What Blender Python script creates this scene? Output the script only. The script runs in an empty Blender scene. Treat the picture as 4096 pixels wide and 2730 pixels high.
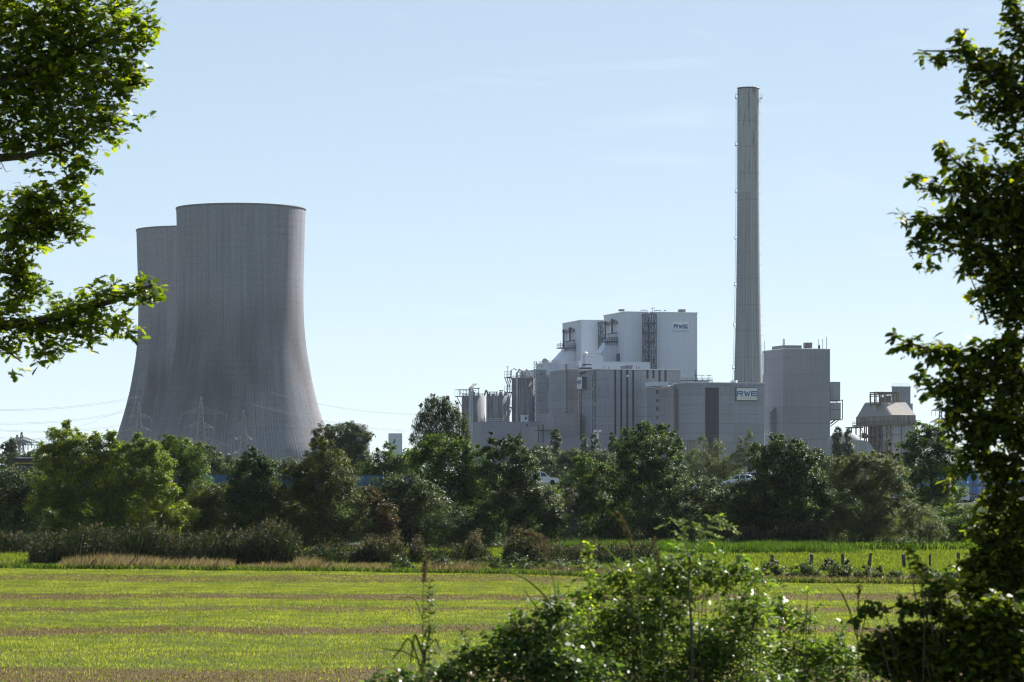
SKY_STR,SUN_STR,EXPO,HAZE=0.148,4.3,1.52,0.00002
import bpy, math, random
import numpy as np
random.seed(7); RG = np.random.default_rng(11)
F = 4096*105/36.0; HZ = 1900.0; CAMZ = 8.0
D2R = math.radians
scene = bpy.context.scene
COL = scene.collection
SUN_AZ, SUN_EL = D2R(41), D2R(37)

def WX(px, Y): return (px-2048)/F*Y
def WZ(py, Y): return CAMZ+(HZ-py)/F*Y
def W(px, py, Y): return np.array((WX(px,Y), Y, WZ(py,Y)))
def sstep(a,b,x):
    t=np.clip((x-a)/(b-a),0,1); return t*t*(3-2*t)

# ---------------------------------------------------------------- scene graph helpers
def tag(o, label=None, cat=None, group=None, kind=None):
    if label: o['label']=label
    if cat: o['category']=cat
    if group: o['group']=group
    if kind: o['kind']=kind
    return o
def empty(name, loc, label, cat, group=None, rz=0.0):
    o=bpy.data.objects.new(name,None); COL.objects.link(o)
    o.location=loc; o.rotation_euler=(0,0,rz); o.empty_display_size=0.5
    return tag(o,label,cat,group)
def link(name, me, mat, parent=None, loc=None):
    o=bpy.data.objects.new(name,me); COL.objects.link(o)
    if mat is not None and len(me.materials)==0: me.materials.append(mat)
    if parent is not None: o.parent=parent
    if loc is not None: o.location=loc
    return o
def poly_mesh(name, V, k, attr=None, smooth=False):
    """V (n*k,3): n separate k-gons. attr: per-face floats"""
    V=np.asarray(V,dtype=np.float32).reshape(-1,3); n=len(V)//k
    me=bpy.data.meshes.new(name)
    me.vertices.add(n*k); me.vertices.foreach_set('co',V.ravel())
    me.loops.add(n*k); me.loops.foreach_set('vertex_index',np.arange(n*k,dtype=np.int32))
    me.polygons.add(n); me.polygons.foreach_set('loop_start',np.arange(0,n*k,k,dtype=np.int32))
    me.update(calc_edges=True)
    if attr is not None:
        a=me.attributes.new('rnd','FLOAT','FACE'); a.data.foreach_set('value',np.asarray(attr,dtype=np.float32))
    if smooth: me.polygons.foreach_set('use_smooth',np.ones(n,dtype=bool))
    return me

class MB:
    def __init__(s): s.v=[]; s.f=[]; s.sm=[]
    def add(s,v,f,smooth=False):
        o=len(s.v); s.v+= [tuple(map(float,p)) for p in v]; s.f+=[tuple(i+o for i in q) for q in f]; s.sm+=[smooth]*len(f); return s
    def box(s,x0,x1,y0,y1,z0,z1):
        v=[(x,y,z) for x in (x0,x1) for y in (y0,y1) for z in (z0,z1)]
        return s.add(v,[(0,1,3,2),(4,6,7,5),(0,4,5,1),(2,3,7,6),(0,2,6,4),(1,5,7,3)])
    def prism(s,pts,a,b,axis='y'):
        """pts polygon (p,q) extruded between a and b along axis"""
        n=len(pts)
        def mk(p,t):
            return {'y':(p[0],t,p[1]),'x':(t,p[0],p[1]),'z':(p[0],p[1],t)}[axis]
        v=[mk(p,a) for p in pts]+[mk(p,b) for p in pts]
        f=[tuple(range(n)),tuple(range(2*n-1,n-1,-1))]+[(i,i+n,(i+1)%n+n,(i+1)%n) for i in range(n)]
        return s.add(v,f)
    def bar(s,p,q,w,h=None):
        p=np.array(p,float); q=np.array(q,float); d=q-p; L=np.linalg.norm(d)
        if L<1e-9: return s
        d/=L; up=np.array((0,0,1.0)) if abs(d[2])<.95 else np.array((1.0,0,0))
        a=np.cross(d,up); a/=np.linalg.norm(a); b=np.cross(a,d); h=h or w
        c=[p+a*i*w/2+b*j*h/2 for i,j in ((-1,-1),(1,-1),(1,1),(-1,1))]
        c+=[x+d*L for x in c]
        return s.add(c,[(0,1,2,3),(7,6,5,4),(0,4,5,1),(1,5,6,2),(2,6,7,3),(3,7,4,0)])
    def tube(s,pts,rad,n=6,cap=True):
        P=[np.array(p,float) for p in pts]; m=len(P)
        if np.isscalar(rad): rad=[rad]*m
        v=[];f=[]
        for i in range(m):
            d=P[min(i+1,m-1)]-P[max(i-1,0)]; d/= (np.linalg.norm(d)+1e-12)
            up=np.array((0,0,1.0)) if abs(d[2])<.9 else np.array((1.0,0,0))
            a=np.cross(d,up); a/=np.linalg.norm(a); b=np.cross(a,d)
            for k in range(n):
                t=2*math.pi*k/n; v.append(P[i]+rad[i]*(a*math.cos(t)+b*math.sin(t)))
        for i in range(m-1):
            for k in range(n):
                f.append((i*n+k,i*n+(k+1)%n,(i+1)*n+(k+1)%n,(i+1)*n+k))
        s.add(v,f,True)
        if cap: s.add([v[k] for k in range(n)],[tuple(range(n))]); s.add([v[(m-1)*n+k] for k in range(n)],[tuple(range(n))])
        return s
    def lathe(s,prof,n=32,cx=0,cy=0,smooth=True,cap=False):
        v=[];f=[];m=len(prof)
        for r,z in prof:
            for k in range(n):
                t=2*math.pi*k/n; v.append((cx+r*math.cos(t),cy+r*math.sin(t),z))
        for i in range(m-1):
            for k in range(n): f.append((i*n+k,i*n+(k+1)%n,(i+1)*n+(k+1)%n,(i+1)*n+k))
        if cap: f.append(tuple(range((m-1)*n,m*n)))
        return s.add(v,f,smooth)
    def build(s,name,mat,parent=None,loc=None):
        me=bpy.data.meshes.new(name); me.from_pydata(s.v,[],s.f)
        me.polygons.foreach_set('use_smooth',s.sm); me.update()
        return link(name,me,mat,parent,loc)

# ---------------------------------------------------------------- materials
class NT:
    def __init__(s,name):
        s.m=bpy.data.materials.new(name); s.m.use_nodes=True; s.t=s.m.node_tree; s.t.nodes.clear()
        s.out=s.n('ShaderNodeOutputMaterial'); s._c={}
    def n(s,t,**kw):
        x=s.t.nodes.new(t)
        for k,v in kw.items(): setattr(x,k,v)
        return x
    def put(s,sock,v):
        if isinstance(v,bpy.types.NodeSocket): s.t.links.new(v,sock)
        elif isinstance(v,(tuple,list)) and len(v)==3 and sock.type=='RGBA': sock.default_value=(*v,1)
        else: sock.default_value=v
    def math(s,op,a,b=0.0,c=0.0,clamp=False):
        x=s.n('ShaderNodeMath',operation=op,use_clamp=clamp)
        s.put(x.inputs[0],a); s.put(x.inputs[1],b); s.put(x.inputs[2],c); return x.outputs[0]
    def mix(s,f,a,b,mode='MIX'):
        x=s.n('ShaderNodeMix',data_type='RGBA',blend_type=mode); x.clamp_factor=True
        s.put(x.inputs[0],f); s.put(x.inputs[6],a); s.put(x.inputs[7],b); return x.outputs[2]
    def obj(s):
        if 'o' not in s._c: s._c['o']=s.n('ShaderNodeTexCoord').outputs['Object']
        return s._c['o']
    def pos(s):
        if 'p' not in s._c: s._c['p']=s.n('ShaderNodeNewGeometry').outputs['Position']
        return s._c['p']
    def xyz(s,v):
        x=s.n('ShaderNodeSeparateXYZ'); s.put(x.inputs[0],v); return x.outputs
    def comb(s,a,b,c):
        x=s.n('ShaderNodeCombineXYZ'); s.put(x.inputs[0],a); s.put(x.inputs[1],b); s.put(x.inputs[2],c); return x.outputs[0]
    def vmul(s,v,k):
        x=s.n('ShaderNodeVectorMath',operation='MULTIPLY'); s.put(x.inputs[0],v); x.inputs[1].default_value=k; return x.outputs[0]
    def noise(s,v,scale,detail=3,rough=.55):
        x=s.n('ShaderNodeTexNoise'); s.put(x.inputs['Vector'],v); x.inputs['Scale'].default_value=scale
        x.inputs['Detail'].default_value=detail; x.inputs['Roughness'].default_value=rough; return x.outputs[0]
    def remap(s,v,a,b,c=0.0,d=1.0):
        x=s.n('ShaderNodeMapRange'); s.put(x.inputs[0],v)
        for i,k in enumerate((a,b,c,d)): x.inputs[i+1].default_value=k
        return x.outputs[0]
    def ramp(s,v,stops,interp='LINEAR'):
        x=s.n('ShaderNodeValToRGB'); s.put(x.inputs[0],v); r=x.color_ramp; r.interpolation=interp
        while len(r.elements)<len(stops): r.elements.new(.5)
        for e,(p,c) in zip(r.elements,stops): e.position=p; e.color=(*c,1) if len(c)==3 else c
        return x.outputs[0]
    def bump(s,h,strength=.3,dist=.1):
        x=s.n('ShaderNodeBump'); s.put(x.inputs['Height'],h); x.inputs['Strength'].default_value=strength; x.inputs['Distance'].default_value=dist; return x.outputs[0]
    def pbr(s,base,rough=.8,metal=0.0,spec=.3,normal=None):
        x=s.n('ShaderNodeBsdfPrincipled'); s.put(x.inputs['Base Color'],base); s.put(x.inputs['Roughness'],rough)
        x.inputs['Metallic'].default_value=metal; x.inputs['Specular IOR Level'].default_value=spec
        if normal is not None: s.put(x.inputs['Normal'],normal)
        s._b=x; return x.outputs[0]
    def end(s,sh): s.t.links.new(sh,s.out.inputs['Surface']); return s.m

def simple(name,c,rough=.7,metal=0.0,var=.25,scale=1.0,spec=.3):
    n=NT(name); k=n.noise(n.obj(),scale,4); 
    k=n.remap(k,.3,.7,1-var,1+var)
    cc=n.mix(1.0,c,n.comb(k,k,k),'MULTIPLY')
    return n.end(n.pbr(cc,rough,metal,spec))

def lines(n,coord,period,width):
    """1 on a line, 0 elsewhere"""
    f=n.math('FRACT',n.math('DIVIDE',coord,period)); return n.math('LESS_THAN',f,width/period)

def panel(name,c,c2,pz=4.8,joint=.28,pu=9.0,streak=.12,jd=.35,rust=None):
    """precast wall: horizontal joints, panel tone change, vertical weather streaks"""
    n=NT(name); o=n.obj(); x,y,z=n.xyz(o)
    s=n.math('ADD',x,n.math('MULTIPLY',y,1.0))
    big=n.noise(n.vmul(o,(.02,.02,.03)),1.0,2)
    col=n.mix(n.remap(big,.35,.65),c,c2)
    st=n.noise(n.vmul(o,(1.1,1.1,.03)),1.0,4,.7)
    k=n.remap(st,.3,.7,1-streak*1.5,1+streak*1.4)
    gr=n.noise(n.vmul(o,(1,1,.6)),1.5,3,.8); k2=n.remap(gr,.3,.7,.86,1.13)
    k=n.math('MULTIPLY',k,k2)
    if pz:
        zi=n.math('FLOOR',n.math('DIVIDE',z,pz)); ui=n.math('FLOOR',n.math('DIVIDE',s,pu))
        w=n.n('ShaderNodeTexWhiteNoise'); n.put(w.inputs['Vector'],n.comb(zi,ui,0.0))
        k=n.math('MULTIPLY',k,n.remap(w.outputs[0],0,1,.91,1.07))
        j=lines(n,z,pz,joint)
        jn=n.remap(n.noise(n.vmul(o,(.4,.4,.4)),1.0,2),.35,.65,.3,1.0)
        k=n.math('MULTIPLY',k,n.math('SUBTRACT',1.0,n.math('MULTIPLY',n.math('MULTIPLY',j,jn),jd)))
        jv=lines(n,s,pu,joint*.6)
        k=n.math('MULTIPLY',k,n.math('SUBTRACT',1.0,n.math('MULTIPLY',jv,jd*.25)))
    col=n.mix(1.0,col,n.comb(k,k,k),'MULTIPLY')
    if rust:
        m=n.remap(n.noise(n.vmul(o,(.9,.9,.05)),1.0,3,.6),.5,.7)
        col=n.mix(m,col,rust)
    return n.end(n.pbr(col,.85,0,.2))

def leafmat(name,cols,trans=.4,rough=.38,spec=.5,tcol=None,gain=1.0):
    """cols: dark, mid, light (linear) picked per leaf by the rnd attribute"""
    n=NT(name); a=n.n('ShaderNodeAttribute',attribute_name='rnd').outputs['Fac']
    c=n.ramp(a,[(0.0,cols[0]),(.5,cols[1]),(.88,cols[2])]+([(1.0,cols[3])] if len(cols)>3 else []))
    p=n.pbr(c,rough,0,spec)
    tr=n.n('ShaderNodeBsdfTranslucent')
    t2=n.mix(1.0,c,tcol or (1.9,1.9,.7),'MULTIPLY'); n.put(tr.inputs[0],t2)
    mx=n.n('ShaderNodeMixShader'); mx.inputs[0].default_value=trans
    n.t.links.new(p,mx.inputs[1]); n.t.links.new(tr.outputs[0],mx.inputs[2])
    return n.end(mx.outputs[0])

# ---------------------------------------------------------------- foliage
LEAF4=np.array([(0,0,0),(.45,.28,.05),(1,0,-.06),(.45,-.28,.05)])
NARROW=np.array([(0,0,0),(.4,.13,.04),(1,0,-.10),(.4,-.13,.04)])
OVAL=np.array([(0,0,0),(.3,.25,.05),(.68,.24,.03),(1,0,-.08),(.68,-.24,.03),(.3,-.25,.05)])
OAK=np.array([(0,.02,0),(.18,.10,.02),(.26,.2,.03),(.36,.12,.02),(.5,.3,.06),(.62,.17,.03),(.78,.3,.05),(.86,.14,0),(1,.03,-.05),(1,-.03,-.05),
              (.86,-.14,0),(.78,-.3,.05),(.62,-.17,.03),(.5,-.3,.06),(.36,-.12,.02),(.26,-.2,.03),(.18,-.10,.02),(0,-.02,0)])
def unit(v): return v/(np.linalg.norm(v,axis=-1,keepdims=True)+1e-9)
def leaf_verts(C,Nn,S,tmpl,T=None):
    n=len(C); Nn=unit(Nn)
    if T is None: T=RG.normal(size=(n,3))
    T=unit(T-Nn*np.sum(T*Nn,axis=1,keepdims=True)); B=np.cross(Nn,T); S=np.asarray(S).reshape(-1,1,1)
    v=C[:,None,:]+S*(tmpl[None,:,0,None]*T[:,None,:]+tmpl[None,:,1,None]*B[:,None,:]+tmpl[None,:,2,None]*Nn[:,None,:])
    return v.reshape(-1,3)
def sph(n):
    v=unit(RG.normal(size=(n,3))); return v
def crown_points(lobes,n,clump=.2,inner=.45,flat=.7,per=70,droop=0.0,upper=.25):
    """lobes: (cx,cy,cz,rx,ry,rz); clumped leaf centres + outward normals + tone"""
    L=np.array(lobes,float); vol=(L[:,3]*L[:,5]+L[:,3]*L[:,4]+L[:,4]*L[:,5]); vol/=vol.sum()
    P=[];N=[];A=[]
    for l,w in zip(L,vol):
        m=max(1,int(n*w)); nc=max(3,m//per)
        d=sph(nc); d[:,2]=np.where(RG.random(nc)<upper,np.abs(d[:,2]),d[:,2]); d=unit(d)
        r=inner+(1-inner)*RG.random(nc)**.6; r*=RG.uniform(.86,1.12,nc)
        cc=d*r[:,None]*l[3:6]
        cr=clump*np.mean(l[3:6])*RG.uniform(.55,1.35,nc)
        idx=RG.integers(0,nc,m); g=RG.normal(size=(m,3))*.55; g[:,2]*=flat
        p=cc[idx]+g*cr[idx][:,None]
        if droop: p[:,2]-=droop*np.abs(RG.random(m))*RG.random(m)*cr[idx]*3
        tone=RG.random(nc)
        P.append(p+l[:3]); o=unit(p/l[3:6]+.6*g)
        N.append(o*.55+np.array((0,0,.75))+RG.normal(size=(m,3))*.55)
        A.append(np.clip(tone[idx]*.55+RG.random(m)*.45,0,1))
    return np.concatenate(P),np.concatenate(N),np.concatenate(A)
def branches(mb,base,lobes,r0,h0,rs,bend=.15,n=6):
    """trunk and tapered limbs reaching into each lobe; base local (0,0,0)"""
    L=sorted(lobes,key=lambda l:l[2]); top=max(l[2] for l in lobes)
    c=np.array(base,float); ax=[c]; hs=np.linspace(0,1,7)[1:]
    tx=np.mean([l[0] for l in lobes]); ty=np.mean([l[1] for l in lobes])
    for h in hs: ax.append(c+np.array((tx*h*.7+rs.normal()*bend*h0*.12,ty*h*.7+rs.normal()*bend*h0*.12,h0*h)))
    rad=[r0*1.25]+[r0*(1-h*.8) for h in hs]
    mb.tube(ax,rad,n)
    for l in L:
        e=np.array(l[:3]); hh=min(max((e[2]-c[2])/h0*.62,.12),.9); i=int(hh*6); s=ax[i]
        m1=s+(e-s)*.4+np.array((0,0,-.05*np.linalg.norm(e-s)))+rs.normal(size=3)*.05*np.linalg.norm(e-s)
        m2=s+(e-s)*.75+rs.normal(size=3)*.06*np.linalg.norm(e-s)
        rr=r0*.42; mb.tube([s,m1,m2,e],[rr,rr*.7,rr*.45,rr*.15],5)
        for _ in range(5):
            d=rs.normal(size=3); d[2]=abs(d[2])*.6; d/=np.linalg.norm(d)
            q=e+d*np.array(l[3:6])*.8; st=m2 if rs.random()<.5 else e
            mid=(st+q)/2+rs.normal(size=3)*.05*np.linalg.norm(q-st)
            mb.tube([st,mid,q],[rr*.3,rr*.18,rr*.05],4,False)
# ================================================================ camera, light, air
cam=bpy.data.cameras.new('camera'); cam_o=bpy.data.objects.new('camera',cam); COL.objects.link(cam_o); scene.camera=cam_o
cam.lens=105; cam.sensor_width=36; cam.shift_y=(HZ-1365)/4096; cam.clip_start=.5; cam.clip_end=20000
cam_o.location=(0,0,CAMZ); cam_o.rotation_euler=(math.pi/2,0,0)
cam.dof.use_dof=True; cam.dof.focus_distance=420; cam.dof.aperture_fstop=8; cam.dof.aperture_blades=9
w=bpy.data.worlds.new('World'); scene.world=w; w.use_nodes=True; wt=w.node_tree; wt.nodes.clear()
sky=wt.nodes.new('ShaderNodeTexSky'); sky.sky_type='NISHITA'; sky.sun_disc=False
sky.sun_elevation=SUN_EL; sky.sun_rotation=SUN_AZ; sky.air_density=.5; sky.dust_density=0; sky.ozone_density=3; sky.altitude=0
bg=wt.nodes.new('ShaderNodeBackground'); bg.inputs[1].default_value=SKY_STR
wo=wt.nodes.new('ShaderNodeOutputWorld'); wg=wt.nodes.new('ShaderNodeTexCoord'); wm_=wt.nodes.new('ShaderNodeMapping'); wm_.inputs['Scale'].default_value=(5,5,34); wm_.inputs['Rotation'].default_value=(0,.12,0); wt.links.new(wg.outputs['Generated'],wm_.inputs[0])
wn=wt.nodes.new('ShaderNodeTexNoise'); wn.inputs['Scale'].default_value=1.6; wn.inputs['Detail'].default_value=7; wn.inputs['Roughness'].default_value=.62; wn.inputs['Distortion'].default_value=.5; wt.links.new(wm_.outputs[0],wn.inputs['Vector'])
wr=wt.nodes.new('ShaderNodeMapRange'); wr.inputs[1].default_value=.56; wr.inputs[2].default_value=.85; wr.inputs[4].default_value=.3; wt.links.new(wn.outputs[0],wr.inputs[0])
wx=wt.nodes.new('ShaderNodeMix'); wx.data_type='RGBA'; wx.inputs[7].default_value=(2.35,2.5,2.65,1); wt.links.new(wr.outputs[0],wx.inputs[0])
gm=wt.nodes.new('ShaderNodeGamma'); gm.inputs[1].default_value=.40;  wt.links.new(sky.outputs[0],gm.inputs[0]); wh=wt.nodes.new('ShaderNodeMix'); wh.data_type='RGBA'; wh.blend_type='MULTIPLY'; wh.inputs[0].default_value=1; wh.inputs[7].default_value=(.955,.995,.985,1); wt.links.new(gm.outputs[0],wh.inputs[6]); wt.links.new(wh.outputs[2],wx.inputs[6]); wt.links.new(wx.outputs[2],bg.inputs[0]); wt.links.new(bg.outputs[0],wo.inputs[0])
sl=bpy.data.lights.new('sun','SUN'); sl.energy=SUN_STR; sl.angle=D2R(.5); sl.color=(1,.95,.86)
so=bpy.data.objects.new('sun',sl); COL.objects.link(so)
sd=np.array((math.sin(SUN_AZ)*math.cos(SUN_EL),math.cos(SUN_AZ)*math.cos(SUN_EL),math.sin(SUN_EL)))
from mathutils import Vector
so.rotation_euler=Vector(sd).to_track_quat('Z','Y').to_euler(); so.location=(60,-40,60)
vs=scene.view_settings; vs.view_transform='Standard'; vs.look='None'; vs.exposure=EXPO; vs.gamma=1
cy=scene.cycles; cy.max_bounces=6; cy.diffuse_bounces=2; cy.glossy_bounces=2; cy.transmission_bounces=3; cy.transparent_max_bounces=4; cy.volume_bounces=0
cy.use_denoising=True; cy.denoising_prefilter='ACCURATE'; cy.denoising_input_passes='RGB_ALBEDO_NORMAL'; cy.filter_width=1.15; cy.caustics_reflective=False; cy.caustics_refractive=False; cy.sample_clamp_indirect=4

# the air
hz=MB().box(-2350,2350,-70,5200,-1.5,236)
hm=bpy.data.materials.new('haze'); hm.use_nodes=True; ht=hm.node_tree; ht.nodes.clear()
hv=ht.nodes.new('ShaderNodeVolumePrincipled'); hv.inputs['Color'].default_value=(.80,.88,1,1); hv.inputs['Density'].default_value=HAZE; hv.inputs['Anisotropy'].default_value=.2
hmo=ht.nodes.new('ShaderNodeOutputMaterial'); ht.links.new(hv.outputs[0],hmo.inputs['Volume'])
tag(hz.build('haze',hm),kind='stuff',label='thin pale blue summer haze over the plain',cat='haze')

# ================================================================ ground
BROWN=[(222,239,.8),(190,200,.95),(174,180,.85),(150,157,1.0),(132,136,.35),(112,124,.95)]
def edgeY(x): return np.interp(x,[-60,-43,-21,-1,17.7,30,45],[260,255,247,241,223,216,209])
def zroad(x): return 6.25-2.0*sstep(-30,45,x)
def ground_h(x,y):
    x=np.asarray(x,float); y=np.asarray(y,float)
    h=5.5*(1-sstep(27,46,y))
    h=h+.05*np.sin(x*.31+y*.13)*np.sin(y*.21-x*.07)*sstep(45,60,y)
    up=np.clip((y-(396-2*zroad(x)))/(2*zroad(x)),0,1); dn=1-np.clip((y-420)/(2*zroad(x)),0,1)
    h=h*(1-up)+zroad(x)*up*dn
    return h
ys=np.unique(np.concatenate([np.arange(-60,60,2),np.arange(60,370,3),np.arange(370,450,1.5),np.geomspace(450,5100,60)]))
xs=np.unique(np.concatenate([-np.geomspace(100,2300,22),np.arange(-100,101,4),np.geomspace(100,2300,22)]))
gx,gy=np.meshgrid(xs,ys); gzz=ground_h(gx,gy)
V=np.stack([gx,gy,gzz],-1).reshape(-1,3); nx=len(xs); ny=len(ys)
fi=[(j*nx+i,j*nx+i+1,(j+1)*nx+i+1,(j+1)*nx+i) for j in range(ny-1) for i in range(nx-1)]
me=bpy.data.meshes.new('ground'); me.from_pydata(V.tolist(),[],fi); me.polygons.foreach_set('use_smooth',[True]*len(fi)); me.update()
ea=me.attributes.new('edge','FLOAT','POINT'); ea.data.foreach_set('value',(V[:,1]-edgeY(V[:,0])).astype(np.float32))
n=NT('field_soil'); p=n.pos(); X,Yc,Z=n.xyz(p)
jit=n.math('MULTIPLY',n.math('SUBTRACT',n.noise(n.vmul(p,(.06,.25,1)),1.0,5,.65),.5),11.0)
jit2=n.math('MULTIPLY',n.math('SUBTRACT',n.noise(n.vmul(p,(1.2,1.8,1)),1.0,3,.7),.5),6.0)
t=n.math('DIVIDE',n.math('SUBTRACT',n.math('ADD',n.math('ADD',Yc,jit),jit2),100.0),170.0)
GRN=(.06,.075,.014); BRN=(.078,.052,.019); BR2=(.06,.055,.018)
st=[(0,GRN)]
for a,b,s in sorted(BROWN):
    c=tuple(g*(1-s)+r*s for g,r in zip(GRN,BRN))
    st+=[((a-2-100)/170,GRN),((a+1.5-100)/170,c),((b-1.5-100)/170,c),((b+2-100)/170,GRN)]
col=n.ramp(t,st)
ed=n.n('ShaderNodeAttribute',attribute_name='edge').outputs['Fac']; ed=n.math('ADD',ed,jit2)
col=n.mix(n.remap(ed,-1,1),col,BR2); col=n.mix(n.remap(ed,9,12),col,(.06,.08,.012))
g=n.noise(n.vmul(p,(6,3,6)),1.0,4,.75); k=n.remap(g,.3,.7,.55,1.4)
col=n.mix(1.0,col,n.comb(k,k,k),'MULTIPLY')
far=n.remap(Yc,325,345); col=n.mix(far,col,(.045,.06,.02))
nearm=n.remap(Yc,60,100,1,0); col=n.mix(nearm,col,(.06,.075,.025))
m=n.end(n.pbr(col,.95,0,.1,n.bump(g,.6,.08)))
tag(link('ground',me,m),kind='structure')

# road on its embankment
rd=MB(); xr=np.linspace(-170,170,60)
for a,b in zip(xr[:-1],xr[1:]):
    za,zb=float(zroad(a))+.02,float(zroad(b))+.02
    rd.add([(a,398,za),(b,398,zb),(b,418,zb),(a,418,za)],[(0,1,2,3)])
tag(rd.build('road',simple('asphalt',(.05,.05,.052),.9,var=.2,scale=.8)),kind='structure')
mk=MB()
for yy in (399.0,408.2,417.0):
    for a,b in zip(xr[:-1],xr[1:]):
        za,zb=float(zroad(a))+.026,float(zroad(b))+.026
        mk.add([(a,yy,za),(b,yy,zb),(b,yy+.15,zb),(a,yy+.15,za)],[(0,1,2,3)])
tag(mk.build('road_marking',simple('marking_paint',(.75,.75,.72),.6)),kind='structure')

# ================================================================ plant materials
A=D2R(14.6); SA,CA=math.sin(A),math.cos(A)
M={}
M['grey']=panel('precast_grey',(.24,.262,.308),(.278,.295,.336),4.8,.30,12,.10,.4)
M['pink']=panel('precast_pinkish',(.27,.255,.285),(.295,.285,.315),4.8,.25,12,.12,.3)
M['dark']=panel('precast_dark',(.198,.206,.246),(.225,.23,.27),9.2,.30,16,.08,.4)
M['white']=panel('sheet_cladding_white',(.50,.55,.635),(.53,.58,.665),0,0,0,.05,0)
M['low']=panel('plaster_grey',(.24,.255,.305),(.275,.285,.33),12,.25,30,.08,.2)
M['silo']=panel('silo_concrete',(.165,.175,.205),(.14,.147,.165),8,.2,500,.42,.15,rust=(.085,.07,.062))
M['steel']=simple('painted_steel_blue',(.055,.075,.12),.6,.2)
M['dsteel']=simple('dark_steel',(.05,.052,.06),.6,.3)
M['galv']=simple('galvanised_steel',(.35,.36,.37),.45,.6)
M['galvdark']=simple('weathered_lattice_steel',(.14,.145,.155),.6,.4)
M['pipe']=simple('pale_pipe',(.36,.38,.42),.75,0)
M['glass']=simple('dark_strip_glazing',(.022,.024,.04),.6,0,.3,.6,.15)
M['glass2']=simple('grey_strip_glazing',(.085,.088,.11),.5,0,.3,.6,.2)
M['signw']=simple('sign_panel_white',(.62,.68,.74),.5,0,.04,.2)
M['signc']=simple('sign_panel_cream',(.60,.62,.60),.5,0,.04,.2)
M['navy']=simple('sign_letter_navy',(.02,.04,.20),.5,0,.05)
M['blue']=simple('sign_letter_blue',(.045,.15,.36),.5,0,.05)
M['blue2']=simple('sign_letter_pale',(.36,.46,.60),.5,0,.05)
M['frame']=simple('sign_frame_dark',(.04,.05,.08),.5)
M['roofw']=simple('roof_sheet_pale',(.42,.50,.64),.4,.1,.06,.1)
M['cap']=simple('pale_metal_and_lit_rim',(.55,.57,.6),.4,.4,.1)  # pale metal; also carries the painted bright rim along the roofs
M['ruststeel']=simple('rusty_steel_frame',(.13,.115,.075),.8,.1,.4,1.2)
M['grit']=simple('gritty_roof_felt',(.33,.30,.27),.95,0,.35,2.5)
M['sooty']=panel('sooty_concrete',(.17,.15,.14),(.28,.26,.26),6,.2,500,.4,.3,rust=(.07,.06,.055))
M['streak']=panel('streaked_concrete',(.27,.275,.31),(.30,.305,.335),14,.2,500,.14,.2)

class Bld:
    """a building whose near vertical edge stands at pixel pxc, distance Y; local x = along front, y = depth"""
    def __init__(s,name,label,cat,pxc,Y,group=None,rz=A):
        s.Y=Y; s.x=WX(pxc,Y); s.s=math.sin(rz); s.c=math.cos(rz)
        s.o=empty(name,(s.x,Y,0),label,cat,group,rz)
    def U(s,px):
        k=(px-2048)/F; return (k*s.Y-s.x)/(s.c-k*s.s)
    def V(s,px):
        k=(px-2048)/F; return (s.x-k*s.Y)/(s.s+k*s.c)
    def Z(s,py,u=0,v=0): return WZ(py,s.Y+u*s.s+v*s.c)
    def box(s,name,u0,u1,v0,v1,z0,z1,mat,parent=None):
        return MB().box(u0,u1,v0,v1,z0,z1).build(name,mat,parent or s.o)
    def strip(s,px0,px1,py0,py1,mat,name='window'):
        return s.box(name,s.U(px0),s.U(px1),-.07,.4,s.Z(py1,s.U(px0)),s.Z(py0,s.U(px0)),mat)
    def lstrip(s,px0,px1,py0,py1,mat,name='window'):
        a,b=s.V(px0),s.V(px1); return s.box(name,-.07,.4,b,a,s.Z(py1,0,a),s.Z(py0,0,a),mat)
    def rail(s,u0,u1,v0,v1,z,mat=None,h=1.2,step=3.0,name='railing',w=.12):
        mb=MB(); c=[(u0,v0),(u1,v0),(u1,v1),(u0,v1)]
        for (a,b),(d,e) in zip(c,c[1:]+c[:1]):
            L=math.hypot(d-a,e-b); k=max(1,int(L/step))
            if L<.1: continue
            for zz in (h,h*.5): mb.bar((a,b,z+zz),(d,e,z+zz),w)
            for i in range(k+1): mb.bar((a+(d-a)*i/k,b+(e-b)*i/k,z),(a+(d-a)*i/k,b+(e-b)*i/k,z+h),w)
        return mb.build(name,mat or M['galvdark'],s.o)

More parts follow.
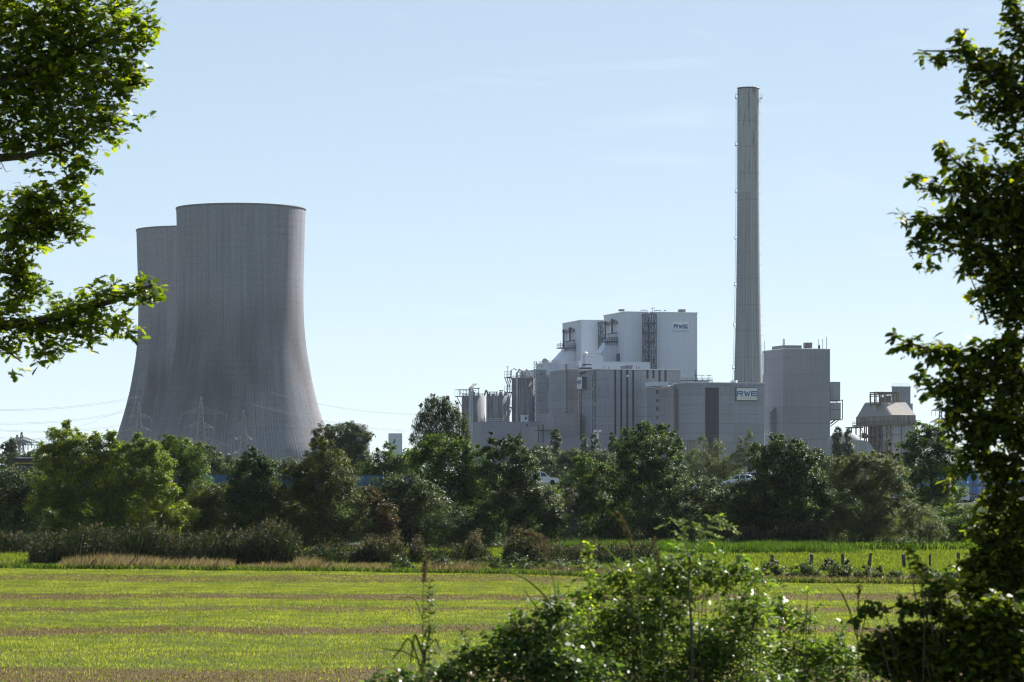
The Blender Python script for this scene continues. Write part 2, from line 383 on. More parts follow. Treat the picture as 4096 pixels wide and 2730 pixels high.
# wide squared letters on a 1 x .72 cell, strokes as (x0,z0,x1,z1,w)
def letters(mb,u0,u1,z0,z1,v0,v1,axis='y',mirror=False,cut=1.0):
    H=z1-z0; Wd=(u1-u0)/3.3; t=H*.23
    def P(pts,ox):
        q=[]
        for x,z in pts:
            zz=(-z if mirror else z)*H
            q.append((ox+x*Wd,(z0+zz)))
        if mirror: q=q[::-1]
        mb.prism(q,v0,v1,axis)
    a=t/Wd; b=t/H
    # R
    o=u0
    P([(0,0),(a,0),(a,1),(0,1)],o)
    P([(a,1-b),(.86,1-b),(.97,1-b*.6),(.86,1),(a,1)],o)
    P([(.97,1-b*.6),(1.0,.78),(1.0,.60),(.97,.50),(.83,.5),(.83,1-b)],o)
    P([(a,.42),(.83,.42),(.97,.5),(.83,.42+b),(a,.42+b)],o)
    P([(.45,.42),(.78,0),(1.02,0),(.68,.42)],o)
    # W
    o=u0+1.12*Wd
    P([(0,1),(.22,0),(.42,0),(.18,1)],o); P([(.42,0),(.52,.7),(.44,.86),(.27,.18),(.3,0)],o)
    P([(.44,.86),(.52,.7),(.64,0),(.76,0),(.6,.86)],o); P([(.64,0),(.84,0),(1.06,1),(.88,1)],o)
    # E
    o=u0+2.28*Wd
    P([(0,0),(a,0),(a,1),(0,1)],o); P([(a,1-b),(1,1-b),(1,1),(a,1)],o); P([(a,.42),(.92,.42),(.92,.42+b),(a,.42+b)],o); P([(a,0),(1,0),(1,b),(a,b)],o)
def marks(mb,u0,u1,z0,z1,v0,v1,axis='y'):
    """the mirrored lower edge of the three letters"""
    Wd=(u1-u0)/3.3
    for x,wd in ((0,.16),(.72,.28),(1.34,.2),(1.72,.2),(1.0+1.12,.01)):
        mb.prism([(u0+x*Wd,z1),(u0+x*Wd+wd*Wd,z1),(u0+x*Wd+wd*Wd*.7,z0),(u0+x*Wd+.1*wd*Wd,z0)],v0,v1,axis)
    mb.prism([(u0+2.28*Wd,z1),(u0+3.28*Wd,z1),(u0+3.28*Wd,z1-(z1-z0)*.45),(u0+2.28*Wd,z1-(z1-z0)*.45)],v0,v1,axis)

def lattice(mb,x0,x1,y0,y1,z0,z1,dz,w=.35,wd=.25):
    """braced square frame tower with stair diagonals"""
    c=[(x0,y0),(x1,y0),(x1,y1),(x0,y1)]
    for a,b in c: mb.bar((a,b,z0),(a,b,z1),w)
    k=max(1,round((z1-z0)/dz)); h=(z1-z0)/k
    for i in range(k+1):
        z=z0+i*h
        for (a,b),(d,e) in zip(c,c[1:]+c[:1]): mb.bar((a,b,z),(d,e,z),w*.8)
        if i<k:
            for j,((a,b),(d,e)) in enumerate(zip(c,c[1:]+c[:1])):
                if (i+j)%2: a,b,d,e=d,e,a,b
                mb.bar((a,b,z),(d,e,z+h),wd)
                if j==0: mb.bar((d,e,z),(a,b,z+h),wd*.7)

# ================================================================ boiler houses
def boiler(name,label,pxc,Y,pxl,pyc,px_r,split,sign):
    b=Bld(name,label,'power plant building',pxc,Y); v=b.V(pxl); z=b.Z(pyc); ur=b.U(px_r)
    if split:
        us0,us1=b.U(split[0]),b.U(split[1])
        m=MB().box(0,us0,0,v,0,z).box(us1,ur,0,v,0,z).box(us0,us1,v*.3,v,0,z-2.2); m.build('wall',M['white'],b.o)
        MB().box(-.25,us0+.1,-.25,v+.2,z,z+.5).box(us1-.1,ur+.25,-.25,v+.2,z,z+.5).build('lit_roof_rim',M['cap'],b.o)  # pale coping stands in for light catching the roof line
    else:
        MB().box(0,ur,0,v,0,z).build('wall',M['white'],b.o); MB().box(-.25,ur+.25,-.25,v+.2,z,z+.5).build('lit_roof_rim',M['cap'],b.o)  # same pale coping paints the bright roof rim here
    return b,v,z,ur
bA,vA,zA,uA=boiler('boiler_house','tall pale blue-grey boiler house carrying a white lettered sign near its upper corner',2497,1700,2415,1250,2789,(2591,2600),True)
bB,vB,zB,uB=boiler('boiler_house','pale boiler house without sign, half hidden behind the signed one',2325.5,1791,2250,1283,2560,None,False)
for b,(a,c,h) in ((bA,(2486,2502,1243)),(bA,(2724,2747,1240))):
    u0,u1=b.U(a),b.U(c); z=b.Z(1250); MB().box(u0,u1,2,6,z+.9,z+(1250-h)/F*1700+.9).box(u0+.3,u0+.6,3,3.3,z+.4,z+1).box(u1-.6,u1-.3,3,3.3,z+.4,z+1).build('roof_vent',M['pink'],b.o)
for a,c in ((2566,2591),(2620,2645),(2658,2666)):
    rl=MB(); rl.bar((bA.U(a),1,zA+1.4),(bA.U(c),1,zA+1.4),.35)
    rl.bar((bA.U(a),1,zA+.4),(bA.U(a),1,zA+1.5),.15); rl.bar((bA.U(c),1,zA+.4),(bA.U(c),1,zA+1.5),.15); rl.build('roof_rail',M['galvdark'],bA.o)
# sign on A
u0,u1=bA.U(2689),bA.U(2755); z0,z1=bA.Z(1327,u0),bA.Z(1287,u0)
sg=bA.box('sign_board',u0,u1,-.3,.1,z0,z1,M['signw'])
mb=MB(); letters(mb,bA.U(2694),bA.U(2751),bA.Z(1313,u0),bA.Z(1298.5,u0),-.45,-.25); mb.build('lettering',M['navy'],sg)
mb=MB(); marks(mb,bA.U(2694),bA.U(2751),bA.Z(1317.5,u0),bA.Z(1314.5,u0),-.42,-.25); mb.build('logo',M['navy'],sg)
bA.box('sign_band',u0,u1,-.33,-.2,z0,z0+1.0,M['blue2'],sg)

def wedge(b,pxw,pyr,pyp,pxp,pxb,pyb,depth,pys):
    """gabled bunker bay on the left wall; front face meets the wall at pixel pxw"""
    v0=b.V(pxw); Yv=b.Y+v0*b.c
    xw=b.x-b.s*v0
    def u_of(px): k=(px-2048)/F; return (k*Yv-xw)/(b.c-k*b.s)
    zz=lambda py:WZ(py,Yv)
    pts=[(-.02,20),(-.02,zz(pyr)),(u_of(pxp),zz(pyp)),(u_of(pxb),zz(pyb)),(u_of(pxb),20)]
    MB().prism(pts[::-1],v0,v0+depth).build('bunker_bay',M['white'],b.o)
    r=MB(); P1,P2=pts[2],pts[3]; dx,dz=P2[0]-P1[0],P2[1]-P1[1]; L=math.hypot(dx,dz); nx_,nz_=dz/L*.3,-dx/L*.3
    if nz_<0: nx_,nz_=-nx_,-nz_
    r.prism([(P1[0],P1[1]+.05),(P2[0],P2[1]+.05),(P2[0]+nx_,P2[1]+nz_),(P1[0]+nx_,P1[1]+nz_)],v0-.3,v0+depth+.3).build('bay_roof',M['roofw'],b.o)
    MB().prism([(pts[1][0],pts[1][1]),(P1[0],P1[1]),(P1[0],P1[1]+.6),(pts[1][0],pts[1][1]+.6)],v0-.35,v0+depth).build('bay_gutter',M['cap'],b.o)
    return v0,u_of,zz
def bay_top(b,v0,u_of,zz,pl,pr,pyf,pyt,hood,posts,beam):
    # service platform with railing above the bay
    mb=MB(); u0,u1=u_of(pl),-.1; z=zz(pyf)
    mb.box(u0,u1,v0-1.5,v0+7,z-.6,z)
    for i in range(9):
        t=i/8; mb.bar((u0+(u1-u0)*t,v0-1.4,z),(u0+(u1-u0)*t,v0-1.4,z+2.2),.2); mb.bar((u0+(u1-u0)*t,v0+7,z),(u0+(u1-u0)*t,v0+7,z+2.2),.2)
    for h in (1.1,2.2): mb.bar((u0,v0-1.4,z+h),(u1,v0-1.4,z+h),.2); mb.bar((u0,v0+7,z+h),(u1,v0+7,z+h),.2); mb.bar((u0,v0-1.4,z+h),(u0,v0+7,z+h),.2)
    for i in range(6):
        t=i/6; a=u0+(u1-u0)*t; mb.bar((a,v0-1.4,z-.3),(a+1.2,v0-1.2,z-2.4),.25)
    mb.bar((u0,v0-1.4,z),(u0+.1,v0-1.4,z+4),.15); mb.bar((u0+2.5,v0-1.4,z),(u0+2.5,v0-1.4,z+3.6),.15)
    mb.build('service_platform',M['steel'],b.o)
    ha,hb,hy0,hy1=hood; zt=zz(hy0)
    MB().prism([(u_of(ha),zz(hy1)),(u_of(hb),zz(hy1)),(u_of(hb),zt),(u_of(ha),zt-.8)],v0+.5,v0+5).build('hood',M['white'],b.o)
    MB().prism([(u_of(ha)-.5,zt-.8),(u_of(hb)+.2,zt),(u_of(hb)+.2,zt+.5),(u_of(ha)-.5,zt-.3)],v0+.2,v0+5.3).build('hood_edge',M['steel'],b.o)
    for (px,a,c) in posts:
        MB().tube([(-1.6,b.V(px),zz(c)),(-1.6,b.V(px),zz(a))],.55,8).box(-2.3,-.05,b.V(px)-.9,b.V(px)+.9,zz(a)-2.0,zz(a)-.6).build('vent_pipe',M['steel'],b.o)
    pa,pb,ya,yb=beam; va,vb=b.V(pb),b.V(pa)
    MB().box(-1.3,-.05,va,vb,zz((ya+yb)/2+6.5),zz((ya+yb)/2-5)).build('cross_duct',M['galvdark'],b.o)
q=wedge(bA,2469,1363,1350.5,2452,2405,1416,13,0); bay_top(bA,*q,2414,2470,1366,0,(2441,2470,1333,1362),((2432,1279,1362),(2459,1274,1345)),(2427,2471,1288,1293))
q=wedge(bB,2301,1403,1389.5,2281,2229,1446,13,0); bay_top(bB,*q,2240,2300,1391,0,(2272,2299,1364,1392),((2265,1312,1392),(2290,1308,1372)),(2261,2300,1319,1324))
bA.box('duct_panel',-.5,-.05,bA.V(2468),bA.V(2480),bA.Z(1452),bA.Z(1413),M['steel'])
# lattice stair towers
for nm,b,pa,pb,ya,yb,lb in (('stair_tower',bA,2568,2614,1258,1500,'blue-grey steel lattice stair tower against the signed boiler house'),('stair_tower',bB,2392,2430,1291,1480,'blue-grey steel lattice stair tower between the two boiler houses')):
    u0,u1=b.U(pa),b.U(pb); z1=b.Z(ya,u0); z0=b.Z(yb+40,u0)
    t=empty(nm,(b.x+u0*b.c+6.0*b.s,b.Y+u0*b.s-6.0*b.c,0),lb,'stair tower',None,A)
    w_=(u1-u0)*.97; mb=MB(); lattice(mb,0,w_,0,4.6,0,z1,5.3,.42,.32)
    mb.bar((w_*.58,0,0),(w_*.58,0,z1),.4); mb.build('frame',M['steel'],t)
    mb=MB(); k=int(z1/5.3); 
    for i in range(k):
        za=z1-(i+1)*z1/k; h=z1/k; s=1 if i%2 else -1; a,c=(.6,w_*.55) if s>0 else (w_*.55,.6)
        mb.bar((a,1.5,za),(c,1.5,za+h/2),.7,.25); mb.bar((c,3,za+h/2),(a,3,za+h),.7,.25); mb.box(.2,w_-.2,.3,4.3,za-.12,za+.12)
    mb.build('stairs',M['steel'],t)
    for zz_ in (z1-1,z1-28,z1-56): MB().bar((-2.4,0,zz_),(0,0,zz_),.35).build('wall_tie',M['steel'],t)
    mb=MB(); mb.bar((w_*.7,1,z1),(w_*.7,1,z1+3.4),.18); mb.bar((w_*.55,1,z1+3.3),(w_*.9,1,z1+3.3),.3)
    mb.build('mast',M['steel'],t)

# ================================================================ white annexes
def plain(name,label,cat,pxc,Y,pxl,pxr,pyt,mat,pyb=None,group=None,cap=True):
    b=Bld(name,label,cat,pxc,Y,group); v=max(b.V(pxl),.5) if pxl<pxc else 12.0; u=b.U(pxr); z=b.Z(pyt); z0=0 if pyb is None else b.Z(pyb)
    b.v,b.u,b.z=v,u,z
    b.box('wall',0,u,0,v,z0,z,mat)
    if cap: b.box('lit_roof_rim',-.2,u+.2,-.2,v+.2,z+.003,z+.4,M['cap'])  # pale slab added as the bright, lit rim of the roof
    return b
b=plain('annex_building','long low white annex at the foot of the boiler houses','annex',2314,1660,2236,2600,1449,M['white'])
MB().tube([(b.U(2304)+0,2,b.z-8),(b.U(2304),2,b.z-3.6)],.9,8).lathe([(.9,b.z-3.6),(1.3,b.z-3.0),(1.1,b.z-2.2),(.2,b.z-1.8)],12,b.U(2304),2).build('exhaust_pipe',M['pipe'],b.o)
b=plain('rooftop_block','white windowless block on the annex roof under the bunker bay','roof block',2341,1640,2329,2412,1425,M['white'])
m=MB(); m.lathe([(.9,b.z),(1.5,b.z+1),(1.4,b.z+1.9),(.3,b.z+2.4)],10,b.U(2344),2); m.build('vent',M['cap'],b.o)
m=MB()
for px in (2374,2378,2384,2388): m.bar((b.U(px),3,b.z),(b.U(px),3,b.z+2.4),.2)
m.build('vent_pipe',M['cap'],b.o); b.rail(b.U(2344),b.u-.3,.5,b.v-.5,b.z+.4,M['galv'])
b=plain('annex_building','short white annex above the concrete silos, small dark window in its end','annex',2187,1725,2147,2242,1453,M['white'])
b.lstrip(2166,2171,1464,1468,M['glass']); m=MB(); m.lathe([(1.9,b.z+.4),(2.1,b.z+1.5),(1.6,b.z+2.5),(.4,b.z+3)],12,.6,b.V(2178)); m.build('vent',M['pipe'],b.o); b.rail(1,b.u-1,1,b.v-1,b.z+.4,M['galv'])
b=plain('annex_building','narrow strip of white building showing above the tall silo','annex',2187,1765,2078,2230,1476,M['white'])

# ================================================================ grey blocks
bF=plain('turbine_hall','broad grey panelled hall with four full-height dark window strips','power plant building',2385.5,1560,2316,2722,1478.7,M['grey'])
for i,px in enumerate((2457,2481,2505,2529)): bF.strip(px,px+8,1479.5,1722 if i==2 else 1800,M['glass'])
for px in (2586,2610,2634,2658): bF.strip(px,px+8,1479.5,1515,M['glass'])
bF.strip(2634,2642,1515,1550,M['glass']); bF.strip(2644,2665,1531,1552,M['glass']); bF.strip(2658,2666,1515,1531,M['glass'])
bF.strip(2610,2618,1535,1552,M['glass'])
for a,c in ((2671,2677),(2683,2689),(2699,2705),(2710,2719)): bF.box('cladding_strip',bF.U(a),bF.U(c),-.05,.3,bF.Z(1514,bF.U(a)),bF.Z(1480,bF.U(a)),M['pink'])
MB().bar((bF.U(2509),-.3,bF.Z(1500)),(bF.U(2509),-.3,bF.Z(1507)),1.0).build('vent_flap',M['cap'],bF.o)
for px in (2321,2327,2372,2378,2384):
    m=MB(); v=bF.V(px)
    z=14.0
    while z<bF.z-3:
        L=RG.uniform(5,9); m.bar((-.15,v,z),(-.15,v,min(z+L,bF.z-1)),.32); z+=L+RG.uniform(.6,2)
    m.build('joint_strip',M['dsteel'],bF.o)
# sign box on the left wall
v0,v1=bF.V(2346),bF.V(2326); z0,z1=bF.Z(1556,0,v0),bF.Z(1508,0,v0); mid=(v0+v1)/2
du=bF.U(2393)
sg=bF.box('sign_board',-2.6,-.1,v0,v1,z0,z1,M['signc']); bF.box('sign_frame',-2.5,-.05,v0-.25,v0-.002,z0,z1,M['frame'],sg)
# letters run along -v so that they read from the left side
mb=MB(); letters(mb,0,(v1-v0)*.92,z0+(z1-z0)*.42,z0+(z1-z0)*.72,-2.75,-2.55); 
mb.v=[(q[1],v1-(v1-v0)*.04-q[0],q[2]) for q in mb.v]; mb.build('lettering',M['blue'],sg)
mb=MB(); marks(mb,0,(v1-v0)*.92,z0+(z1-z0)*.34,z0+(z1-z0)*.39,-2.72,-2.55); mb.v=[(q[1],v1-(v1-v0)*.04-q[0],q[2]) for q in mb.v]; mb.build('logo',M['blue2'],sg)
for i in range(7): m=MB(); m.bar((-1,v0+(v1-v0)*i/6,z1+1.5),(-.1,v0+(v1-v0)*i/6,z1+3),.3); m.build('lamp_bracket',M['dsteel'],bF.o)
# roof gear
for nm,px,r,h,lb in (('roof_fan',2503,1.4,2.0,'smaller conical fan housing on the hall roof'),('roof_fan',2527,2.1,2.4,'larger conical fan housing on the hall roof')):
    o=empty(nm,(bF.x+bF.U(px)*CA-5*SA,bF.Y+bF.U(px)*SA+5*CA,bF.z),lb,'roof fan')
    MB().lathe([(r*.8,0),(r*.8,.5)],20,cap=True).build('base',M['cap'],o); MB().lathe([(r*.85,.5),(r*.8,1.0),(r*1.05,h),(r*.95,h),(r*.7,1.2)],20).build('housing',M['pink'],o)
m=MB(); m.box(bF.U(2330),bF.U(2374),3,8,bF.z+.4,bF.z+1.1); m.bar((bF.U(2332),3,bF.z+1.8),(bF.U(2360),3,bF.z+2.8),.4); m.bar((bF.U(2336),3,bF.z+2.8),(bF.U(2372),3,bF.z+2.6),.5); m.build('roof_canopy',M['dsteel'],bF.o)
for px in (2420,2440,2550,2560): m=MB(); m.bar((bF.U(px),2,bF.z+.3),(bF.U(px),2,bF.z+1.8),.3); m.build('roof_bracket',M['dsteel'],bF.o)

bG=plain('side_hall','grey hall between the tall silo and the window-strip hall, external ladder down its corner','power plant building',2273,1592,2198,2330,1478,M['grey'])
bG.box('pink_panel',.02,bG.U(2316),-.06,.3,bG.Z(1652),bG.Z(1479.5),M['pink'])
m=MB(); 
for du_ in (0,.7): m.bar((-.5,bG.V(2270)-du_,bG.Z(1650)),(-.5,bG.V(2270)-du_,bG.z+2.6),.22)
m.bar((-.5,bG.V(2270),bG.z+2.6),(-.5,bG.V(2266),bG.z+2.6),.2); m.bar((-.5,bG.V(2266),bG.z+2.6),(-.5,bG.V(2266),bG.z),.2)
m.box(-1.5,-.1,bG.V(2270)-1,bG.V(2262),bG.Z(1652),bG.Z(1650)); m.build('ladder',M['dsteel'],bG.o)
bK=plain('stair_block','grey and pinkish mid-height block with two columns of square windows','power plant building',2694,1520,2588,2700,1544,M['grey'])
bK.lstrip(2642,2693,1546.5,1900,M['pink'],'pink_panel')
for i in range(7): bK.lstrip(2624,2634,1562+i*34,1577+i*34,M['glass2' if i%2 else 'glass'])
bK.box('roof_box',-8,-1,bK.V(2680),bK.V(2640),bK.z,bK.Z(1527),M['white'])
bL=plain('switchgear_hall','wide grey hall with framed blue-lettered sign and one broad dark glazed strip','power plant building',2753,1500,2694,3057,1532.5,M['grey'])
bL.lstrip(2701,2715,1555,1790,M['glass2'])
wf=bL.strip(2821,2875,1551,1840,M['glass'])
m=MB(); 
for px in np.linspace(2822,2874,12): m.bar((bL.U(px),-.12,bL.Z(1840)),(bL.U(px),-.12,bL.Z(1552)),.12)
for i in range(9): m.bar((bL.U(2821),-.12,bL.Z(1551)-i*4.8),(bL.U(2875),-.12,bL.Z(1551)-i*4.8),.16)
m.build('mullions',M['frame'],wf)
u0,u1=bL.U(2941),bL.U(3027); z0,z1=bL.Z(1604,u0),bL.Z(1551,u0)
sg=bL.box('sign_board',u0,u1,-.9,-.05,z0,z1,M['frame']); bL.box('sign_face',u0+.45,u1-.15,-1.0,-.85,z0+.3,z1-.3,M['signc'],sg)
mb=MB(); letters(mb,bL.U(2945.5),bL.U(3026),bL.Z(1585,u0),bL.Z(1565,u0),-1.15,-.95); mb.build('lettering',M['blue'],sg)
mb=MB(); marks(mb,bL.U(2945.5),bL.U(3026),bL.Z(1588,u0),bL.Z(1586,u0),-1.1,-.95); mb.build('logo',M['blue2'],sg)
o=empty('roof_drum',(bL.x+bL.U(2951)*CA-6*SA,bL.Y+bL.U(2951)*SA+6*CA,bL.z),'squat pale drum on the hall roof above the framed sign','roof drum')
MB().lathe([(2.0,0),(2.0,.35),(1.75,.4),(1.75,1.3),(1.85,1.35),(1.85,1.5)],24,cap=True).build('drum',M['cap'],o)
m=MB()
for i,px in enumerate((3021,3024,3026,3030)): m.bar((bL.U(px),4,bL.z+.3),(bL.U(px)+(-1.2 if i<2 else .8),4,bL.z+2.2-i*.3),.2)
m.build('antenna',M['galvdark'],bL.o)
# gallery behind the switchgear hall
b=Bld('roof_gallery','open roof gallery with railings and lamps behind the switchgear hall','gallery',2732,1600); u=b.U(2851); z=b.Z(1521); b.box('deck',0,u,0,9,z-.4,z,M['galvdark']); b.box('wall',0,b.U(2838),1,8,0,z-.5,M['white'])
b.rail(0,u,0,9,z,M['galv'],1.3,2.5)
m=MB()
for px,h in ((2724,3.5),(2733,3.5),(2740,3.5),(2756,3.5)): m.bar((b.U(px),1,z),(b.U(px),1,z+h),.25)
m.bar((b.U(2724),1,z+3.5),(b.U(2756),1,z+3.3),.4); m.bar((b.U(2843),0,z),(b.U(2843),0,z-5),.3); m.bar((b.U(2850),0,z),(b.U(2850),0,z-5),.3); m.build('frame',M['cap'],b.o)
for px in (2795,2817,2845):
    m=MB(); m.bar((b.U(px),4,z),(b.U(px),4,z+2.9),.2); m.bar((b.U(px)-1.4,4,z+2.8),(b.U(px)+1.4,4,z+2.8),.3); m.build('lamp',M['galvdark'],b.o)
m=MB(); m.bar((b.U(2783),0,z-2),(b.U(2783),0,z+5.2),.3); m.build('antenna',M['dsteel'],b.o)

bN=plain('bunker_tower','tall windowless grey-violet block right of the chimney','power plant building',3134,1680,3050,3320,1397,M['dark'])
bN.box('penthouse',.3,11,bN.V(3133),bN.V(3086),bN.z+.4,bN.Z(1381.5),M['dark'])
bN.box('pale_corner',-.8,3,bN.V(3061),bN.V(3050),bN.Z(1490),bN.z-1,M['white'])
m=MB(); 
for px,h in ((3122,4),(3125,4),(3128,3.6),(3137,4.4),(3278,6),(3296,6),(3311,7)): m.bar((bN.U(px) if px>3134 else 1.5,2 if px>3134 else bN.V(px),bN.z),(bN.U(px) if px>3134 else 1.5,2 if px>3134 else bN.V(px),bN.z+h+(2 if px<3134 else 0)),.22)
m.bar((-.2,bN.V(3060),bN.z),(-.2,bN.V(3060),bN.z+6),.2); m.build('lightning_rod',M['ruststeel'],bN.o)
u0=bN.U(3228); m=MB(); m.box(u0,bN.U(3254),2,6,bN.z+.8,bN.z+3.9).box(u0+.3,u0+.6,3,3.3,bN.z,bN.z+.9).box(u0+3,u0+3.3,3,3.3,bN.z,bN.z+.9); m.build('roof_unit',M['galvdark'],bN.o)
m=MB(); m.bar((bN.U(3281),2,bN.z+.4),(bN.U(3281),2,bN.z+1.8),.9); m.bar((bN.U(3279),2,bN.z+1.6),(bN.U(3284),2,bN.z+2.4),.7); m.build('floodlight',M['dsteel'],bN.o)
v=bN.V(3098); m=MB(); m.box(-3.2,-.05,v-2,v+1.6,0,bN.Z(1650,0,v)); m.prism([(-3.2,bN.Z(1650,0,v)+.02),(-.05,bN.Z(1650,0,v)+.02),(-.05,bN.Z(1634,0,v)),(-1.2,bN.Z(1634,0,v))],v-2,v+1.6); m.build('duct_casing',M['dark'],bN.o)
# side filter boxes on the far wall
b=Bld('filter_box','light grey cantilevered filter boxes on the right flank of the windowless block','filter box',3321.5,1690); u=b.U(3361); z1=b.Z(1528); z2=b.Z(1606); z3=b.Z(1611); z4=b.Z(1678)
b.box('upper_box',0.02,u,0,9,z2,z1,M['streak']); b.box('lower_box',0.02,u+.3,0,9,z4,z3,M['streak'])
m=MB(); m.bar((u+1.3,0,z4),(u+1.3,0,z2+1),.4); m.bar((u+1.3,9,z4),(u+1.3,9,z2+1),.4); m.bar((0,0,z4-.3),(u+1.3,0,z4-.3),.5); m.bar((-1,0,z2+.6),(u+1.6,0,z2+.6),.4)
for k in (0,5): m.bar((0,k,b.Z(1707)),(u*.85,k,z4-.3),.4); m.bar((0,k,b.Z(1694)),(u*.45,k,z4-.3),.4)
m.bar((0,0,b.Z(1640)),(u,0,b.Z(1640)),.35); m.build('bracket',M['dsteel'],b.o)

# ================================================================ silos
def silo(label,pxa,pxb,Y,pyt,pyb=1900,bands=True):
    xc=WX((pxa+pxb)/2,Y); r=WX(pxb,Y)-xc; h=WZ(pyt,Y)
    o=empty('silo',(xc,Y,0),label,'silo','concrete silos'); 
    MB().lathe([(r,0),(r,h)],48,cap=True).build('shell',M['silo'],o)
    rr=MB()
    for zz_ in (.55,1.15):
        pts=[(math.cos(t)*(r-.2),math.sin(t)*(r-.2),h+zz_) for t in np.linspace(0,2*math.pi,25)]; rr.tube(pts,.07,4,False)
    for t in np.linspace(0,2*math.pi,20)[:-1]: rr.bar((math.cos(t)*(r-.2),math.sin(t)*(r-.2),h),(math.cos(t)*(r-.2),math.sin(t)*(r-.2),h+1.2),.14)
    rr.build('railing',M['galvdark'],o); return o,r,h
s1,r1,h1=silo('tall streaked concrete silo with a white pipe down its side',2047,2139,1690,1513)
s2,r2,h2=silo('shorter streaked silo between the pipe-clad silo and the white pipe of the tall one',1945,2038,1676,1584)
s3,r3,h3=silo('shorter streaked silo at the end of the row beside the birch',1847,1940,1660,1584)
s4,r4,h4=silo('silo mostly hidden behind the narrow concrete shaft',2172,2212,1660,1510)
def on(o,px,Y): return WX(px,Y)-o.location.x
m=MB(); x=on(s1,2067,1690); m.tube([(x,-r1*.95,5),(x,-r1*.95,h1+2.5),(x+1.5,-r1*.9,h1+4.6),(x+3,-3,h1+4.2),(x+3.6,0,h1+.5)],.62,8); m.tube([(x-3.4,-2,h1),(x-3.2,-2,h1+4.2),(x-1.5,-2,h1+5.3),(x,-2,h1+4.5)],.4,6)
m.tube([(x+4.5,-2,h1),(x+5.5,-2,h1+5),(x+7,-2,h1+4),(x+8,-2,h1)],.45,6); m.build('pipe',M['pipe'],s1)
m=MB(); lattice(m,on(s1,2136,1690),on(s1,2146,1690),-5,-3,0,h1+9,4.2,.32,.18); m.build('ladder_shaft',M['steel'],s1)
m=MB(); lattice(m,on(s1,2029,1690),on(s1,2040,1690),-2,0,h1-20,h1+.5,6,.35,.2)
for i,zz_ in enumerate((0.3,-8,-16.5)): 
    a,bb=on(s1,2018,1690),on(s1,2047,1690); m.box(a,bb,-2.4,.4,h1+zz_-.5,h1+zz_); m.bar((a,-2.4,h1+zz_),(a+2.2,-1,h1+zz_-5.5),.3); m.bar((bb,-2.4,h1+zz_),(bb-1.5,-1,h1+zz_-5.5),.25)
    for k in range(5): m.bar((a+(bb-a)*k/4,-2.4,h1+zz_),(a+(bb-a)*k/4,-2.4,h1+zz_+3.4),.14)
    for hh in (1.8,3.4): m.bar((a,-2.4,h1+zz_+hh),(bb,-2.4,h1+zz_+hh),.16)
m.bar((on(s1,2031,1690),-1,h1),(on(s1,2031,1690),-1,h1+6.4),.25); m.bar((on(s1,2025,1690),-1,h1+6.3),(on(s1,2035,1690),-1,h1+6.3),.3); m.build('stair_frame',M['dsteel'],s1)
m=MB()
for i in range(16):
    a=RG.uniform(-r1*.6,r1*.9); bb=RG.uniform(-3,3); hh=RG.uniform(1.2,3.6); m.bar((a,bb,h1),(a,bb,h1+hh),.28); 
    if i%3==0: m.bar((a,bb,h1+hh),(min(a+RG.uniform(1.5,4),r1),bb,h1+hh),.28)
    if i%4==0: m.box(a-.5,a+.6,bb-.4,bb+.5,h1,h1+RG.uniform(1,2))
m.bar((-r1*.2,-1,h1+4.0),(r1*.75,-1,h1+4.2),.35); m.build('roof_pipework',M['galv'],s1)
m=MB()
for px in (1877,1881,1884.5,1889): x=on(s3,px,1660); m.tube([(x,-r3-.1,3),(x,-r3-.1,h3+4),(x+2.5,-2,h3+6.6)],.3,6)
m.build('pipe',M['pipe'],s3)
def top_gear(o,r,h,Y,roofs,arch=None,seed=0):
    rs=np.random.default_rng(seed); m=MB()
    for a,bb,py in roofs:
        xa,xb=on(o,a,Y),on(o,bb,Y); z=WZ(py,Y); m.box(xa,xb,-2.5,2.5,z-.35,z); 
        for xx in (xa+(xb-xa)*.2,xb-.6): m.bar((xx,-2,h),(xx,-2,z),.35); m.bar((xx,2,h),(xx,2,z),.35)
        m.bar((xa+(xb-xa)*.2,-2,z-1.8),(xb-.6,-2,h+.4),.22)
    for i in range(12):
        a=rs.uniform(-r*.85,r*.85); hh=rs.uniform(.8,2.8); m.bar((a,-2,h),(a,-2,h+hh),.3)
        if i%2: m.bar((a,-2,h+hh),(a+rs.uniform(-2,2),-2,h+hh),.28)
        if i%3==0: m.tube([(a,0,h),(a,0,h+hh*.8)],.7,8)
    if arch:
        xa,xb=on(o,arch[0],Y),on(o,arch[1],Y); z=WZ(arch[2],Y); m.tube([(xa,-2,h),(xa+(xb-xa)*.35,-2,z-.5),((xa+xb)/2,-2,z),(xb-(xb-xa)*.35,-2,z-.5),(xb,-2,h)],.5,6)
    m.build('roof_gear',M['galvdark'],o)
top_gear(s3,r3,h3,1660,((1829,1880,1559),(1885,1919,1553)),None,1)
top_gear(s2,r2,h2,1676,((1997,2013,1562),(1950,1992,1568)),(1938,1952,1560),2)
m=MB(); xa=on(s3,1820,1660); m.box(xa,-r3,-1,1.5,h3-.6,h3-.2); m.bar((xa+1,-1,h3-.4),(-r3,-1,h3-6),.4); m.bar((xa,-1,h3-10),(-r3+.5,-1,h3-10),.4)
for k in range(6): m.bar((xa+k*1.6,-1,h3),(xa+k*1.6,-1,h3+3.6),.15)
m.bar((xa,-1,h3+3.4),(-r3,-1,h3+3.4),.15); m.build('catwalk',M['dsteel'],s3)
bH=plain('lift_shaft','narrow concrete lift shaft beside the tall streaked silo','shaft',2149,1625,2146,2186,1479,M['grey']); bH.strip(2163,2169,1492,1500,M['glass2'])
